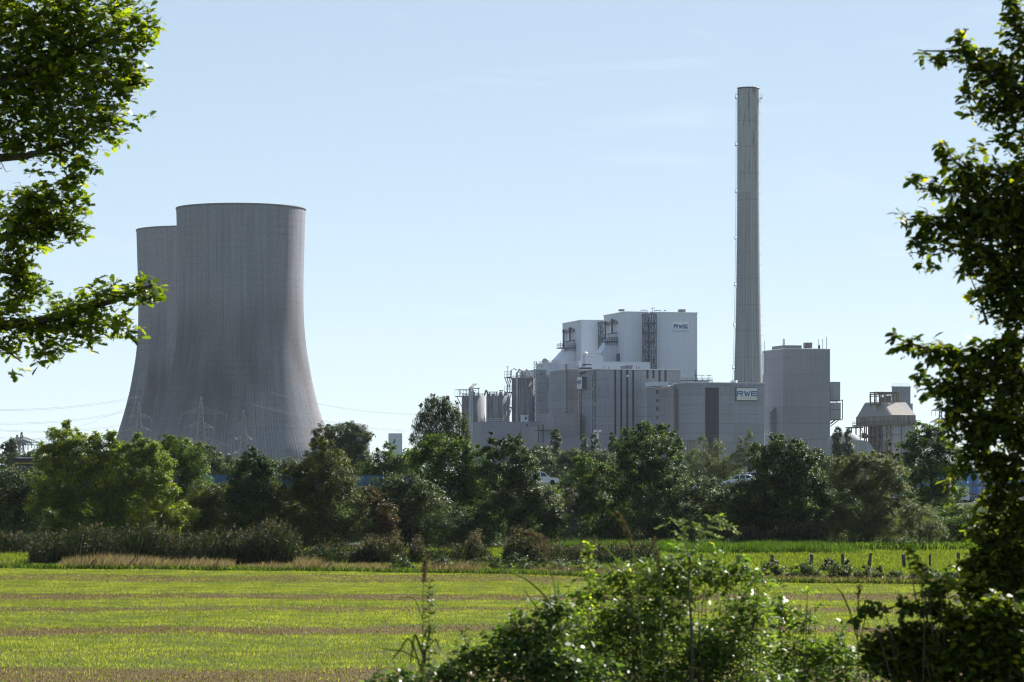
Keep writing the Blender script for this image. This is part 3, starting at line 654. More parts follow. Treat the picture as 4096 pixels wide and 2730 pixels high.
# low service buildings in front
bJ=plain('service_building','long flat pale grey service building under the silos','annex',1925,1590,1893,2168,1687,M['low'],cap=False)
bJ.rail(3,bJ.U(2040),1,8,bJ.z,M['galv'],1.6,2.0); bJ.strip(2104,2112,1697,1707,M['glass2'])
b=plain('roof_hut','small white hut with a dark window on the service building roof','hut',2088,1600,2083,2112,1664,M['white'],pyb=1690); b.strip(2099,2107,1669,1679,M['glass'])
b=plain('service_building','lean-to pale grey service building with a corner pipe frame','annex',2159,1560,2061,2233,1707,M['low'],cap=False)
m=MB(); m.tube([(-1,-1,5),(-1,-1,b.z+1)],.3,6).tube([(1.6,-1,5),(1.6,-1,b.z+1)],.25,6).box(-3,7,-1.8,-.1,b.Z(1724),b.Z(1721)); 
for k in range(6): m.bar((-3+2*k,-1.8,b.Z(1721)),(-3+2*k,-1.8,b.Z(1713)),.14)
m.build('pipe_frame',M['dsteel'],b.o)
plain('service_building','pinkish block stepping up from the lean-to towards the side hall','annex',2211,1575,2151,2320,1653,M['pink'],cap=False)
b=plain('service_building','dark low plinth building running under the window-strip hall','annex',2235,1500,2228,2500,1748,M['dark'],cap=False)
plain('service_building','low block with a pale door left of the dark plinth building','annex',2150,1505,2085,2260,1772,M['dark'],cap=False).strip(2102,2128,1774,1800,M['low'],'door')
b=Bld('vent_stack','pair of short white curved vent pipes before the window-strip hall','vent pipe',2375,1480); m=MB()
for px in (2373,2390): u=b.U(px); m.tube([(u,0,b.Z(1800)),(u,0,b.Z(1735)),(u+.5,0,b.Z(1728)),(u+2,0,b.Z(1725))],.5,8)
m.build('pipe',M['cap'],b.o)
plain('service_building','brownish low block with a pale end beside the switchgear hall','annex',2770,1440,2724,2790,1760,M['sooty'],cap=False)
b=plain('service_building','low grey block with sloping stair at the foot of the windowless tower','annex',3300,1450,3280,3330,1800,M['grey'],cap=False)
b=Bld('outdoor_staircase','white railed outdoor staircase beside the switchgear hall','staircase',3058,1470); m=MB()
m.bar((0,0,b.Z(1735)),(b.U(3110),0,b.Z(1752)),.9,.3); m.bar((0,0,b.Z(1722)),(b.U(3110),0,b.Z(1739)),.25)
for k in range(9): t=k/8; m.bar((b.U(3110)*t,0,b.Z(1735+17*t)),(b.U(3110)*t,0,b.Z(1722+17*t)),.15)
m.bar((0,0,0),(0,0,b.Z(1735)),.4); m.bar((b.U(3110),0,0),(b.U(3110),0,b.Z(1752)),.4); m.build('flight',M['cap'],b.o)

# ================================================================ ash building on the right
b=Bld('bunker_building','weathered coal bunker building with twin hipped gables and rusty open steelwork','power plant building',3564,1450)
vv=b.V(3424); uu=b.U(3663); ze=b.Z(1662); zl=b.Z(1695); vm=b.V(3494)
b.box('wall',0,uu,0,vv,zl,ze,M['sooty']); b.box('lower_wall',.5,uu-.2,0.3,12,0,zl-.8,M['streak'])
b.box('core_wall',6,uu-.2,12.1,vv-1,0,zl-.8,M['sooty'])
b.box('ledge',-.8,uu+2.2,-1.2,vv+3,zl-.75,zl-.05,M['ruststeel'])
def hip(p0,p1,p2,p3,pyt,pybase):
    z=b.Z(pyt,0,b.V(p1)); z0=ze+.02; a,c,d,e=b.V(p0),b.V(p1),b.V(p2),b.V(p3)
    MB().prism([(a,z0),(e,z0),(d,z),(c,z)],-.01+.02,uu-.05,'x').build('gable',M['streak'],b.o)
    dx,dz=c-a,z-z0; L=math.hypot(dx,dz); o_=(-dz/L*.3,dx/L*.3)
    uo=(uu-b.U(3630))
    r=MB(); r.add([(.6,a-.15,z0+.1),(uu+.2,a-.15,z0+.1),(uu-uo,c-.15,z+.15),(.6,c-.15,z+.15)],[(0,1,2,3)]); r.add([(.6,a+.3,z0-.1),(uu+.2,a+.3,z0-.1),(uu-uo,c+.3,z-.1),(.6,c+.3,z-.1)],[(3,2,1,0)]); r.build('roof',M['grit'],b.o)
    r=MB(); r.add([(.6,e+.15,z0+.1),(uu,e+.15,z0+.1),(uu-uo,d+.15,z+.15),(.6,d+.15,z+.15)],[(3,2,1,0)]); r.build('roof',M['grit'],b.o)
hip(3564,3526,3507,3494,1610,0); hip(3493.5,3479,3460,3427,1611,0)
m=MB() # open steelwork under the ledge on the left flank
ns=8
for i in range(ns+1):
    v=.3+(vv-.3)*i/ns
    for uq in (0,5.5): m.bar((uq,v,0),(uq,v,zl-.8),.5)
k=0; z=zl-5.5
while z>2:
    m.box(-.1,5.8,.2,vv+.3,z-.18,z+.18)
    for i in range(ns):
        va,vb=.3+(vv-.3)*i/ns,.3+(vv-.3)*(i+1)/ns
        if (i+k)%3==0: m.bar((0,va,z),(0,vb,z+4.2),.25)
        if (i+k)%2==0: m.bar((0,va,z+1.2),(0,vb,z+1.2),.15)
    z-=4.4; k+=1
m.build('steelwork',M['ruststeel'],b.o)
m=MB()
rs=np.random.default_rng(5)
for i in range(26):
    va=rs.uniform(1,vv-2); zz_=rs.integers(1,9)*4.4+1; m.box(2,3.6,va,va+rs.uniform(1,3),zl-zz_-1.2,zl-zz_+rs.uniform(.2,1.4))
m.build('equipment',M['dsteel'],b.o)
# roof frames
m=MB(); zt=b.Z(1576,0,b.V(3470)); zb=b.Z(1611); 
def frm(pa,pb,py,usew):
    va,vb=b.V(pb),b.V(pa); z=b.Z(py,0,(va+vb)/2)
    for uq in usew:
        m.bar((uq,va,z),(uq,vb,z),.55)
        for t in np.linspace(0,1,4): m.bar((uq,va+(vb-va)*t,zb),(uq,va+(vb-va)*t,z),.4)
    for t in (0,.5,1): m.bar((usew[0],va+(vb-va)*t,z),(usew[-1],va+(vb-va)*t,z),.4)
frm(3460,3525,1576,(3,8)); 
ua,ub=b.U(3572),b.U(3622)
zt=b.Z(1571,10,15)
for v in (14,20):
    m.bar((-3,v,zt),(ub+2,v,zt),.55)
    for t in np.linspace(0,1,6): m.bar((-3+(ub+5)*t,v,zb-1),(-3+(ub+5)*t,v,zt),.4)
    m.bar((-3,v,(zt*2+zb)/3),(ub*.3,v,(zt*2+zb)/3),.35); m.bar((ub*.6,v,(zt*2+zb)/3),(ub+2,v,(zt*2+zb)/3),.35)
m.box(-3.5,ub+3,12.5,21,zb-.8,zb-.3)
for t in np.linspace(0,1,18): m.bar((-3.5+(ub+6)*t,12.5,zb-.3),(-3.5+(ub+6)*t,12.5,zb+1.1),.13)
m.bar((-3.5,12.5,zb+1.1),(ub+3,12.5,zb+1.1),.15)
m.tube([(1,15,zb),(1,15,zb+3)],1.3,8); m.tube([(ub*.55,13.5,zb),(ub*.55,13.5,zb+3.4)],1.4,10)
m.build('roof_steelwork',M['ruststeel'],b.o)
b.rail(-.8,uu+2.2,-1.2,vv+3,zl,M['ruststeel'],1.6,2.5,w=.15)
m=MB(); z=b.Z(1708,0,vv); m.box(-.5,4,vv+.5,vv+13,z-.6,z); m.bar((1,vv+9,z),(1,vv+9,z-9),.5); m.bar((1,vv+12,z),(1,vv+8,z-6),.35); m.build('side_walkway',M['ruststeel'],b.o)
b2=plain('lift_tower','plain grey lift tower rising behind the twin-gabled bunker building','tower',3570,1478,3567,3642,1549,M['low']); b2.rail(.5,b2.u-.5,.5,b2.v-.5,b2.z+.4,M['galv'])
b2.box('side_block',b2.u,b2.u+1.6,1,9,0,b2.Z(1614),M['streak'])
# vaulted sheds
Y=1420; o=empty('gas_holder',(WX(3376,Y),Y,0),'pale dome showing behind the pair of poplars','dome'); r=(WX(3442,Y)-WX(3376,Y)); zc=WZ(1728,Y)-r*.6
MB().lathe([(r,0),(r,zc)]+[(r*math.cos(t),zc+r*.6*math.sin(t)) for t in np.linspace(.05,math.pi/2,12)],40).build('shell',M['streak'],o)
Y=1380; o=empty('vaulted_shed',(WX(3405,Y),Y,0),'pale shed with a curved roof falling away towards the steelwork','shed'); L=WX(3496,Y)-WX(3405,Y); zt=WZ(1762,Y)
pts=[(0,0),(L,0),(L,WZ(1812,Y))]+[(L*(.45+.55*math.cos(t)),WZ(1812,Y)+(zt-WZ(1812,Y))*math.sin(t)) for t in np.linspace(.1,math.pi/2,10)]+[(0,zt)]
MB().prism(pts[::-1],0,30).build('shell',M['streak'],o)
# ================================================================ cooling towers
def tower_mat(front=True):
    n=NT('weathered_shaded_tower_concrete' if front else 'lit_pale_tower_concrete'); o=n.obj(); x,y,z=n.xyz(o)
    ang=n.math('ARCTAN2',y,x); s=n.math('MULTIPLY',ang,38.0); v=n.comb(s,z,0.0)
    rib=lines(n,s,38*2*math.pi/168,.26); rb=n.remap(n.noise(n.comb(n.math('MULTIPLY',s,.25),n.math('MULTIPLY',z,.02),1.0),1.0,3,.6),.4,.62,.15,1.0)
    ring=lines(n,z,4.2,.45); rg=n.remap(n.noise(n.comb(n.math('MULTIPLY',s,.06),n.math('MULTIPLY',z,.05),3.0),1.0,3,.6),.4,.65,.1,1.0)
    k=n.math('SUBTRACT',1.0,n.math('MULTIPLY',n.math('MULTIPLY',rib,rb),.50))
    k=n.math('MULTIPLY',k,n.math('SUBTRACT',1.0,n.math('MULTIPLY',n.math('MULTIPLY',ring,rg),.20)))
    st=n.noise(n.comb(n.math('MULTIPLY',s,.35),n.math('MULTIPLY',z,.012),0.0),1.0,4,.6); k=n.math('MULTIPLY',k,n.remap(st,.3,.7,.84,1.13))
    fine=n.noise(n.comb(n.math('MULTIPLY',s,.9),n.math('MULTIPLY',z,.5),7.0),1.0,2,.6); k=n.math('MULTIPLY',k,n.remap(fine,.3,.7,.86,1.12))
    # broad damp staining that climbs the shell in tongues
    bl=n.noise(n.comb(n.math('MULTIPLY',s,.045),n.math('MULTIPLY',z,.014),5.0),1.0,3,.5)
    band=n.math('MULTIPLY',n.remap(z,10,60),n.remap(z,120,70)); 
    dk=n.math('MULTIPLY',band,n.remap(bl,.38,.62)); k=n.math('MULTIPLY',k,n.math('SUBTRACT',1.0,n.math('MULTIPLY',dk,.55)))
    # casting lots: upper shell a touch lighter
    k=n.math('MULTIPLY',k,n.remap(z,95,110,.95,1.07))
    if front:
        wd=n.math('MULTIPLY',n.remap(n.math('COSINE',n.math('ADD',ang,2.35)),.55,1.0),n.math('MULTIPLY',n.remap(z,20,60),n.remap(z,112,85))); k=n.math('MULTIPLY',k,n.math('SUBTRACT',1.0,n.math('MULTIPLY',wd,.26)))  # shade on the near shell's left flank put into the colour
    big=n.noise(n.comb(n.math('MULTIPLY',s,.03),n.math('MULTIPLY',z,.02),9.0),1.0,2); c=n.mix(n.remap(big,.4,.62),(.200,.212,.245),(.215,.208,.232)) if front else n.mix(n.remap(big,.4,.62),(.232,.235,.268),(.248,.235,.258))  # far shell's lighter, lit look is put into its base colour
    c=n.mix(1.0,c,n.comb(k,k,k),'MULTIPLY')
    h=n.math('SUBTRACT',1.0,n.math('ADD',rib,ring)); return n.end(n.pbr(c,.9,0,.15))
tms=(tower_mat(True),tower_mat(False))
HW=[(0,390),(20,374),(33,339),(47,309),(60,286),(67,277),(80,261),(92,253),(101,250),(113,249.5),(124,250.5),(138,253.5),(159.3,258)]
def cooling_tower(label,pxc,Y):
    o=empty('cooling_tower',(WX(pxc,Y),Y,0),label,'cooling tower','cooling towers',0 if pxc>900 else 2.2)
    zz=np.linspace(0,159.3,70); rr=np.interp(zz,[a for a,_ in HW],[b_*1700/F for _,b_ in HW])
    for _ in range(3): rr[1:-1]=(rr[:-2]+2*rr[1:-1]+rr[2:])/4
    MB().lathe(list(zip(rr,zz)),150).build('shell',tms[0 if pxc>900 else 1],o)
    MB().lathe([(rr[-1]-.01,158.6),(rr[-1]+.3,158.7),(rr[-1]+.3,159.5),(rr[-1]-1.0,159.6),(rr[-1]-1.0,158)]+[(a-1.1,b_) for a,b_ in list(zip(rr,zz))[:-2][::-1]],150).build('rim',simple('rim_concrete',(.15,.155,.17),.9),o)
    return o
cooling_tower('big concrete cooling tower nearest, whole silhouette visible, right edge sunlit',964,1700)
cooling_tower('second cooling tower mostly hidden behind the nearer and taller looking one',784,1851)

# ================================================================ chimney
def chimney():
    Y=1650; o=empty('chimney',(WX(2993.5,Y),Y,0),'very tall tapering concrete chimney with ladders and soot-stained top','chimney')
    H=WZ(356.5,Y); R=lambda py:{0:0}.get(1,None)
    pz=[(357,43.2),(700,43.4),(900,44.3),(1100,46.5),(1300,50),(1530,56.5),(1900,67),(1960,69)]
    zs=[WZ(a,Y) for a,_ in pz][::-1]; rs_=[b_*Y/F for _,b_ in pz][::-1]; zs[0]=0
    zz=np.linspace(0,H,60); rr=np.interp(zz,zs,rs_)
    for _ in range(2): rr[1:-1]=(rr[:-2]+2*rr[1:-1]+rr[2:])/4
    n=NT('chimney_concrete'); ob=n.obj(); x,y,z=n.xyz(ob); ang=n.math('ARCTAN2',y,x); a2=n.math('MULTIPLY',ang,6.0)
    v=n.comb(n.math('MULTIPLY',a2,1.0),n.math('MULTIPLY',z,.03),0.0)
    k=n.remap(n.noise(v,1.0,4,.65),.3,.7,.86,1.12)
    ln=lines(n,a2,6*2*math.pi/26,.15); msk=n.remap(n.noise(n.comb(n.math('MULTIPLY',a2,.8),n.math('MULTIPLY',z,.008),2.0),1.0,2),.38,.55,.05,1.0)
    lo=n.remap(z,160,140,.35,1.0); k=n.math('MULTIPLY',k,n.math('SUBTRACT',1.0,n.math('MULTIPLY',n.math('MULTIPLY',ln,msk),n.math('MULTIPLY',lo,.72))))
    rg=lines(n,z,14.5,.5); k=n.math('MULTIPLY',k,n.math('SUBTRACT',1.0,n.math('MULTIPLY',rg,.14)))
    # patched darker cladding sector below mid height
    sec=n.math('MULTIPLY',n.math('LESS_THAN',ang,-1.45),n.math('GREATER_THAN',ang,-2.9)); sec=n.math('MULTIPLY',sec,n.math('LESS_THAN',z,WZ(772,Y)))
    k=n.math('MULTIPLY',k,n.math('SUBTRACT',1.0,n.math('MULTIPLY',sec,.16)))
    # soot tongues near the mouth and mottling on the right
    so_=n.noise(n.comb(n.math('MULTIPLY',a2,.9),n.math('MULTIPLY',z,.06),4.0),1.0,3,.6); sm_=n.math('MULTIPLY',n.remap(so_,.56,.64),n.remap(z,H-60,H-6))
    mo=n.math('MULTIPLY',n.remap(n.noise(n.comb(n.math('MULTIPLY',a2,.6),n.math('MULTIPLY',z,.35),8.0),1.0,4,.7),.55,.66),n.remap(z,H-90,H-20)); mo=n.math('MULTIPLY',mo,n.remap(ang,-1.3,-.8))
    d=n.math('MAXIMUM',n.math('MULTIPLY',sm_,.85),n.math('MULTIPLY',mo,.5)); k=n.math('MULTIPLY',k,n.math('SUBTRACT',1.0,d))
    c=n.mix(n.remap(z,120,180),(.275,.288,.308),(.30,.318,.332)); c=n.mix(1.0,c,n.comb(k,k,k),'MULTIPLY'); cm=n.end(n.pbr(c,.9,0,.15))
    MB().lathe(list(zip(rr,zz)),72).build('shaft',cm,o)
    MB().lathe([(rr[-1]-.05,H-.3),(rr[-1]+.2,H-.2),(rr[-1]+.2,H+.5),(rr[-1]-1.2,H+.5),(rr[-1]-1.2,H-12)],72).build('rim',M['dsteel'],o)
    m=MB(); R_=lambda z_: float(np.interp(z_,zz,rr))
    plats=[WZ(p,Y) for p in (394,583,770,957,1144,1305,1475)]
    tops=plats+[40]
    for za,zb in zip([H]+plats,plats+[30]):
        pa=[(-R_(q)-1.0,-1.5,q) for q in np.linspace(za-1.5,zb+2,8)]; pb=[(-R_(q)-.25,-1.5,q) for q in np.linspace(za-1.5,zb+2,8)]; pc=[(p_[0]+.37,-1.9,p_[2]) for p_ in pa]
        m.tube(pa,.08,4); m.tube(pb,.07,4)
        q=zb+2
        while q<za-2: m.bar((-R_(q)-1.05,-1.5,q),(-R_(q)+.1,-1.5,q),.13); q+=1.9
    m.build('ladder',M['galvdark'],o)
    for i,p_ in enumerate(plats):
        m=MB(); r=R_(p_)
        sides=(-1,1) if i==0 else (-1,)
        for s in sides:
            m.box(min(s*r,s*(r+1.5)),max(s*r,s*(r+1.5)),-2.6,-.4,p_-.2,p_); m.bar((s*(r+1.4),-1.5,p_),(s*r,-1.5,p_-2),.2)
            for yy in (-2.6,-.4):
                m.bar((s*(r+1.4),yy,p_),(s*(r+1.4),yy,p_+1.6),.12)
            m.bar((s*(r+1.4),-2.6,p_+1.6),(s*(r+1.4),-.4,p_+1.6),.12); m.bar((s*(r+1.4),-2.6,p_+1.6),(s*r,-2.6,p_+1.6),.12)
        m.build('platform',M['dsteel'],o)
    m=MB(); q=40
    while q<H-2: m.bar((R_(q)-.2,-1,q),(R_(q)+.95,-1,q),.13); q+=5.6
    for t in np.linspace(0,2*math.pi,16)[:-1]: m.bar((math.cos(t)*rr[-1],math.sin(t)*rr[-1],H),(math.cos(t)*rr[-1],math.sin(t)*rr[-1],H+1.4),.08)
    m.build('bracket_rungs',M['galvdark'],o)
chimney()

# ================================================================ small tower and tank left of the birch
b=plain('water_tower','small pale square tower with one dark window, between tower and birch','tower',1566,1500,1553.5,1609,1734,M['white'],cap=False); b.strip(1575,1582,1758,1769,M['glass'])
Y=1400; o=empty('storage_tank',(WX(1425,Y),Y,0),'domed grey tank peeping out behind the round tree','tank'); r=WX(1478,Y)-WX(1425,Y); zc=WZ(1735,Y)
MB().lathe([(r,0),(r,zc)]).build('shell',M['dark'],o); MB().lathe([(r+.3,zc),(r+.3,zc+.5),(r*.93,zc+2),(r*.7,zc+3.8),(r*.35,zc+4.8),(.1,zc+5)],40).build('roof',M['dark'],o)

# ================================================================ pylons and wires
def pylon(label,px,pyt,Y,arms,hw,mat,rz=0.0,w=.13):
    """arms: (py, px_left, px_right)"""
    X=WX(px,Y); o=empty('electricity_pylon',(X,Y,0),label,'pylon','electricity pylons',rz); H=WZ(pyt,Y); m=MB()
    lv=[H]; z=H; hwf=lambda q:.25+(H-q)/H*hw
    while z>3: z-=max(1.8,hwf(z)*1.5); lv.append(max(z,0))
    for za,zb in zip(lv[:-1],lv[1:]):
        a,c=hwf(za),hwf(zb)
        ca=[(-a,-a),(a,-a),(a,a),(-a,a)]; cb=[(-c,-c),(c,-c),(c,c),(-c,c)]
        for i in range(4):
            j=(i+1)%4; m.bar((*ca[i],za),(*cb[i],zb),w); m.bar((*ca[i],za),(*cb[j],zb),w*.75); m.bar((*ca[j],za),(*cb[i],zb),w*.6); m.bar((*cb[i],zb),(*cb[j],zb),w*.5)
    m.build('mast',mat,o)
    tips=[]
    for py,pl,pr in arms:
        z=WZ(py,Y); m=MB(); a=hwf(z)
        for xe in (WX(pl,Y)-X,WX(pr,Y)-X):
            if abs(xe)<.5: continue
            e=(xe,0,z); s=1 if xe>0 else -1; up=abs(xe)*.22+1
            for yy in (-a,a):
                m.bar((s*a,yy,z),e,w*.8); m.bar((s*a,yy,z+up),e,w*.8)
                for t0 in np.linspace(0,.86,7):
                    t1=t0+.14; q=lambda t,t_:(s*a+(xe-s*a)*t,yy*(1-t),z+(up*(1-t) if t_ else 0))
                    m.bar(q(t0,0),q(t1,1),w*.55); m.bar(q(t0,1),q(t1,0),w*.4)
            for t in (.55,1.0):
                m.tube([(xe*t,0,z),(xe*t,0,z-2.6)],.12,5)
            tips.append((X+xe,Y,z-2.6)); 
        m.build('crossarm',mat,o)
    return o,tips
LG=simple('sunlit_galvanised_lattice',(.20,.21,.215),.4,.5)
p1,_=pylon('light lattice pylon before the far cooling tower, leftmost of the three',556,1607,1260,((1673,500,605),(1723,490,607)),3.2,LG)
p2,_=pylon('tallest of the three light lattice pylons, in front of the near tower',804,1588,1200,((1657,722,905),(1712,736,856),(1784,740,925)),3.2,LG)
p3,_=pylon('light lattice pylon before the near tower, rightmost of the three',975,1640,1300,((1698,946,1082),(1759,934,1010),(1815,930,1060)),3.0,LG)
pylon('dark lattice pylon on the horizon, left and lower of the far pair',69,1740,1500,((1772,10,128),(1781,2,110)),2.6,M['galvdark'],0,.3)
pylon('dark lattice pylon on the horizon, right and higher of the far pair',86.5,1729,1450,((1771,30,158),(1781,40,138)),2.8,M['galvdark'],0,.3)
pylon('dark lattice pylon on the horizon beside the hanging branches',3762,1615,1500,((1643,3727,3795),(1690,3720,3805)),3.0,M['galvdark'],0,.28)
def wires(label,pairs,Y0,Y1,sag=3.0,r=.03,name='power_line'):
    x0=WX(pairs[0][0],Y0); o=empty(name,(x0,Y0,0),label,'power line'); m=MB()
    for (a,pa,b_,pb) in pairs:
        P=W(a,pa,Y0);Q=W(b_,pb,Y1); pts=[]
        for t in np.linspace(0,1,14):
            q=P+(Q-P)*t; q=q-np.array((0,0,4*sag*t*(1-t))); pts.append((q[0]-x0,q[1]-Y0,q[2]))
        m.tube(pts,r,4,False)
    m.build('cable',M['dsteel'],o)
wires('pair of thin cables highest across the sky left of the towers',((-150,1636,556,1585),(-150,1641,556,1590)),900,1260,2)
wires('middle bundle of cables crossing the sky left of the towers',((-150,1689,500,1645),(-150,1694,500,1650)),900,1260,2)
wires('nearly level bundle of cables above the far pylon pair',((-150,1707,490,1700),(-150,1711,490,1705)),900,1260,2)
wires('lowest cables from the frame edge to the ash tree crown',((-150,1742,490,1722),(-150,1746,490,1728)),900,1260,2)
wires('thin steep cable running down from the towers towards the horizon',((-100,1790,560,1610),),1500,1260,4)
wires('upper cables sagging right from the near tower towards the birch',((1082,1570,1720,1655),(1082,1573,1720,1658)),1300,1700,3)
wires('lower cables sagging right from the near tower over the small pale tower',((1010,1618,1720,1722),(1010,1621,1720,1727),(1082,1630,1720,1730)),1300,1700,3)
wires('bright cable crossing the face of the near tower between the first two pylons',((605,1673,740,1722),(607,1678,745,1726)),1260,1200,1)

# ================================================================ blue barrier, vehicles
bw=empty('noise_barrier',(0,397,0),'long blue steel barrier wall along the embankment, grey concrete foot','barrier'); 
NB=simple('blue_barrier_sheet',(.055,.12,.22),.6,.1,.15,.4); xa,xb=WX(700,397),WX(1850,397); k=int((xb-xa)/3.6)
BC=simple('barrier_concrete',(.2,.2,.22),.9)
for i in range(k):
    a=xa+(xb-xa)*i/k; c=xa+(xb-xa)*(i+1)/k; zt=WZ(1898.5+7*i/k,397); zb=WZ(1937+16*i/k,397)
    p_=MB(); f_=MB(); s_=MB(); p_.box(a+.03,c-.03,-.05,.05,zb,zt)
    for j in range(6): p_.box(a+.1+j*(c-a-.3)/6,a+.22+j*(c-a-.3)/6,-.09,-.05,zb,zt)
    f_.box(a,c,-.15,.15,zb-1.8,zb-.01); s_.box(a-.06,a+.06,-.14,.12,zb-.5,zt+.05)
    p_.build('panel',NB,bw); f_.build('foot_wall',BC,bw); s_.build('post',M['dsteel'],bw)

PW=simple('car_paint_white',(.6,.62,.66),.25,0,.02,1,.6); GL=simple('car_glass',(.03,.04,.055),.08,0,.1,1,.6); TY=simple('tyre_rubber',(.02,.02,.02),.8); CH=simple('truck_chassis',(.05,.05,.055),.6)
def wheel(parent,x,y,z,r=.34,wd=.22):
    def cyl(rad,y0,y1):
        m=MB(); n_=20
        v=[(x+rad*math.cos(t),yy,z+rad*math.sin(t)) for yy in (y0,y1) for t in np.linspace(0,2*math.pi,n_+1)[:-1]]
        m.add(v,[(i,(i+1)%n_,(i+1)%n_+n_,i+n_) for i in range(n_)]+[tuple(range(n_)),tuple(range(2*n_-1,n_-1,-1))]); return m
    t=cyl(r,y-wd/2,y+wd/2).build('wheel',TY,parent); cyl(r*.62,y-wd/2-.01,y-wd/2+.02).build('rim',M['galv'],t)
def car(label,x,y,z,rz,L=4.6,H=1.68,tilt=0.0,paint=None,group='white cars carried along the road'):
    o=empty('car',(x,y,z),label,'car',group,rz); o.rotation_euler=(0,tilt,rz)
    body=[(-.5,.2),(-.49,.42),(-.44,.52),(-.2,.56),(.44,.60),(.49,.5),(.5,.22),(.4,.16),(-.4,.16)]
    cab=[(-.235,.55),(-.085,.95),(0,1.0),(.22,.99),(.36,.88),(.45,.58)]
    def loft(prof,ws,taper):
        m=MB(); ny=len(ws); v=[]
        for yy,sc in ws:
            for px_,pz_ in prof: v.append((px_*L*(1-(1-sc)*.05),yy,(pz_-.5)*H*sc+.5*H if taper else pz_*H))
        k_=len(prof); f=[(i*k_+j,i*k_+(j+1)%k_,(i+1)*k_+(j+1)%k_,(i+1)*k_+j) for i in range(ny-1) for j in range(k_)]
        f+=[tuple(range(k_)),tuple(range(ny*k_-1,(ny-1)*k_-1,-1))]; m.add(v,f); return m
    loft(body,[(-.9,.94),(-.82,1),(.82,1),(.9,.94)],False).build('body',paint or PW,o)
    v=[];k_=len(cab)
    for yy,ins in ((-.8,0),(-.62,1),(.62,1),(.8,0)):
        for px_,pz_ in cab: v.append((px_*L,yy*(1 if ins==0 else 1),(pz_ if ins else .55+(pz_-.55)*.0)*H))
    v=[]
    for sgn in (-1,1):
        for px_,pz_ in cab: v.append((px_*L,sgn*(.84-(pz_-.55)*.42),pz_*H))
    m=MB(); m.add(v,[(j,j+1,j+1+k_,j+k_) for j in range(k_-1)]+[tuple(range(k_)),tuple(range(2*k_-1,k_-1,-1))]); m.build('cabin',paint or PW,o)
    g=MB()
    for sgn in (-1,1):
        w_=lambda q:sgn*(.84-(q-.55)*.42+.015)
        for poly in ([(-.17,.62),(-.08,.9),(.02,.93),(.02,.62)],[(.045,.62),(.045,.93),(.2,.92),(.2,.64)],[(.225,.64),(.225,.91),(.33,.84),(.38,.66)]):
            g.add([(a*L,w_(c),c*H) for a,c in poly],[tuple(range(4))])
    def wq(a,b_,y0,y1): 
        (x1,z1),(x2,z2)=a,b_; g.add([(x1*L-.02,-y0,z1*H+.02),(x1*L-.02,y0,z1*H+.02),(x2*L-.02,y1,z2*H+.02),(x2*L-.02,-y1,z2*H+.02)],[(0,1,2,3)])
    wq((-.225,.58),(-.095,.93),.76,.62); g.add([(.445*L+.02,-.74,.62*H),(.445*L+.02,.74,.62*H),(.37*L+.02,.64,.87*H),(.37*L+.02,-.64,.87*H)],[(0,1,2,3)])
    g.build('window',GL,o)
    for sy in (-1,1):
        MB().box(-.502*L,-.46*L,sy*.62-.16,sy*.62+.16,.40*H,.47*H).build('headlight',M['cap'],o)
        for sx in (-.31,.31): wheel(o,sx*L,sy*.8,.33)
    return o
def trailer(name,label,cat,x,y,L,Hb,z,col,stripe=None,script=False,cab=1,roof=None,rz=0.0):
    o=empty(name,(x,y,z),label,cat,None,rz)
    MB().box(-L/2,L/2,-1.27,1.27,1.15,Hb).build('box_body',col,o)
    if roof: MB().box(-L/2+.4,L/2,-1.3,1.3,Hb+.003,Hb+.09).build('roof',roof,o)
    if stripe:
        MB().box(-L/2+.1,L/2-.1,-1.29,-1.26,Hb-.72,Hb-.6).box(-L/2+.08,-L/2+.16,-1.29,-1.26,1.2,Hb-.6).build('stripe',stripe,o)
    if script:
        m=MB(); x0=-L/2+1.2
        for i in range(6):
            c=np.array((x0+i*.62,-1.30,Hb-1.7-.1*(i%2))); r=.26+.08*(i%3)
            pts=[(c[0]+r*math.cos(t)*.8,c[1],c[2]+r*math.sin(t)+.25*math.sin(t*.5)) for t in np.linspace(.3,4.8+i*.2,12)]; m.tube(pts,.035,4)
            m.tube([(c[0]+.2,c[1],c[2]-.2),(c[0]+.1,c[1],c[2]-.7),(c[0]-.2,c[1],c[2]-.9)],.035,4)
        m.tube([(x0-.1,-1.3,Hb-2.75),(x0+1.6,-1.3,Hb-2.6),(x0+3.2,-1.3,Hb-2.7)],.05,4); m.build('lettering',M['cap'],o)
    MB().box(-L/2+.3,L/2-.1,-.9,.9,.8,1.14).build('chassis',CH,o)
    for sx in (L/2-1.2,L/2-2.5,L/2-3.8): 
        for sy in (-1,1): wheel(o,sx,sy*1.05,.5,.5,.3)
    if cab:
        cx=-L/2-2.6
        MB().prism([(cx,.5),(cx+2.1,.5),(cx+2.1,3.6),(cx+.5,3.7),(cx+.05,2.2)],-1.22,1.22).build('cab',col,o)
        MB().prism([(cx+.02,2.25),(cx+.42,3.45),(cx+.36,3.45),(cx-.03,2.25)],-1.1,1.1).box(cx+.6,cx+1.5,-1.25,-1.23,2.2,3.1).build('window',GL,o)
        for sy in (-1,1): wheel(o,cx+1.0,sy*1.05,.5,.5,.3)
    return o
BK=simple('trailer_dark_brown',(.035,.028,.028),.5); YL=simple('trailer_yellow_line',(.45,.33,.04),.5); BU=simple('trailer_blue',(.08,.19,.42),.5); GB=simple('van_blue_grey',(.22,.27,.40),.4)
RW=simple('trailer_white_roof',(.75,.76,.78),.4)
Y=404; x=WX(60,Y)+6.8; z=float(zroad(x))
trailer('semi_trailer','dark lorry trailer with thin yellow line and pale script, by the frame edge','lorry',x,Y,13.6,WZ(1834,Y)-z,z,BK,YL,True,0,RW)
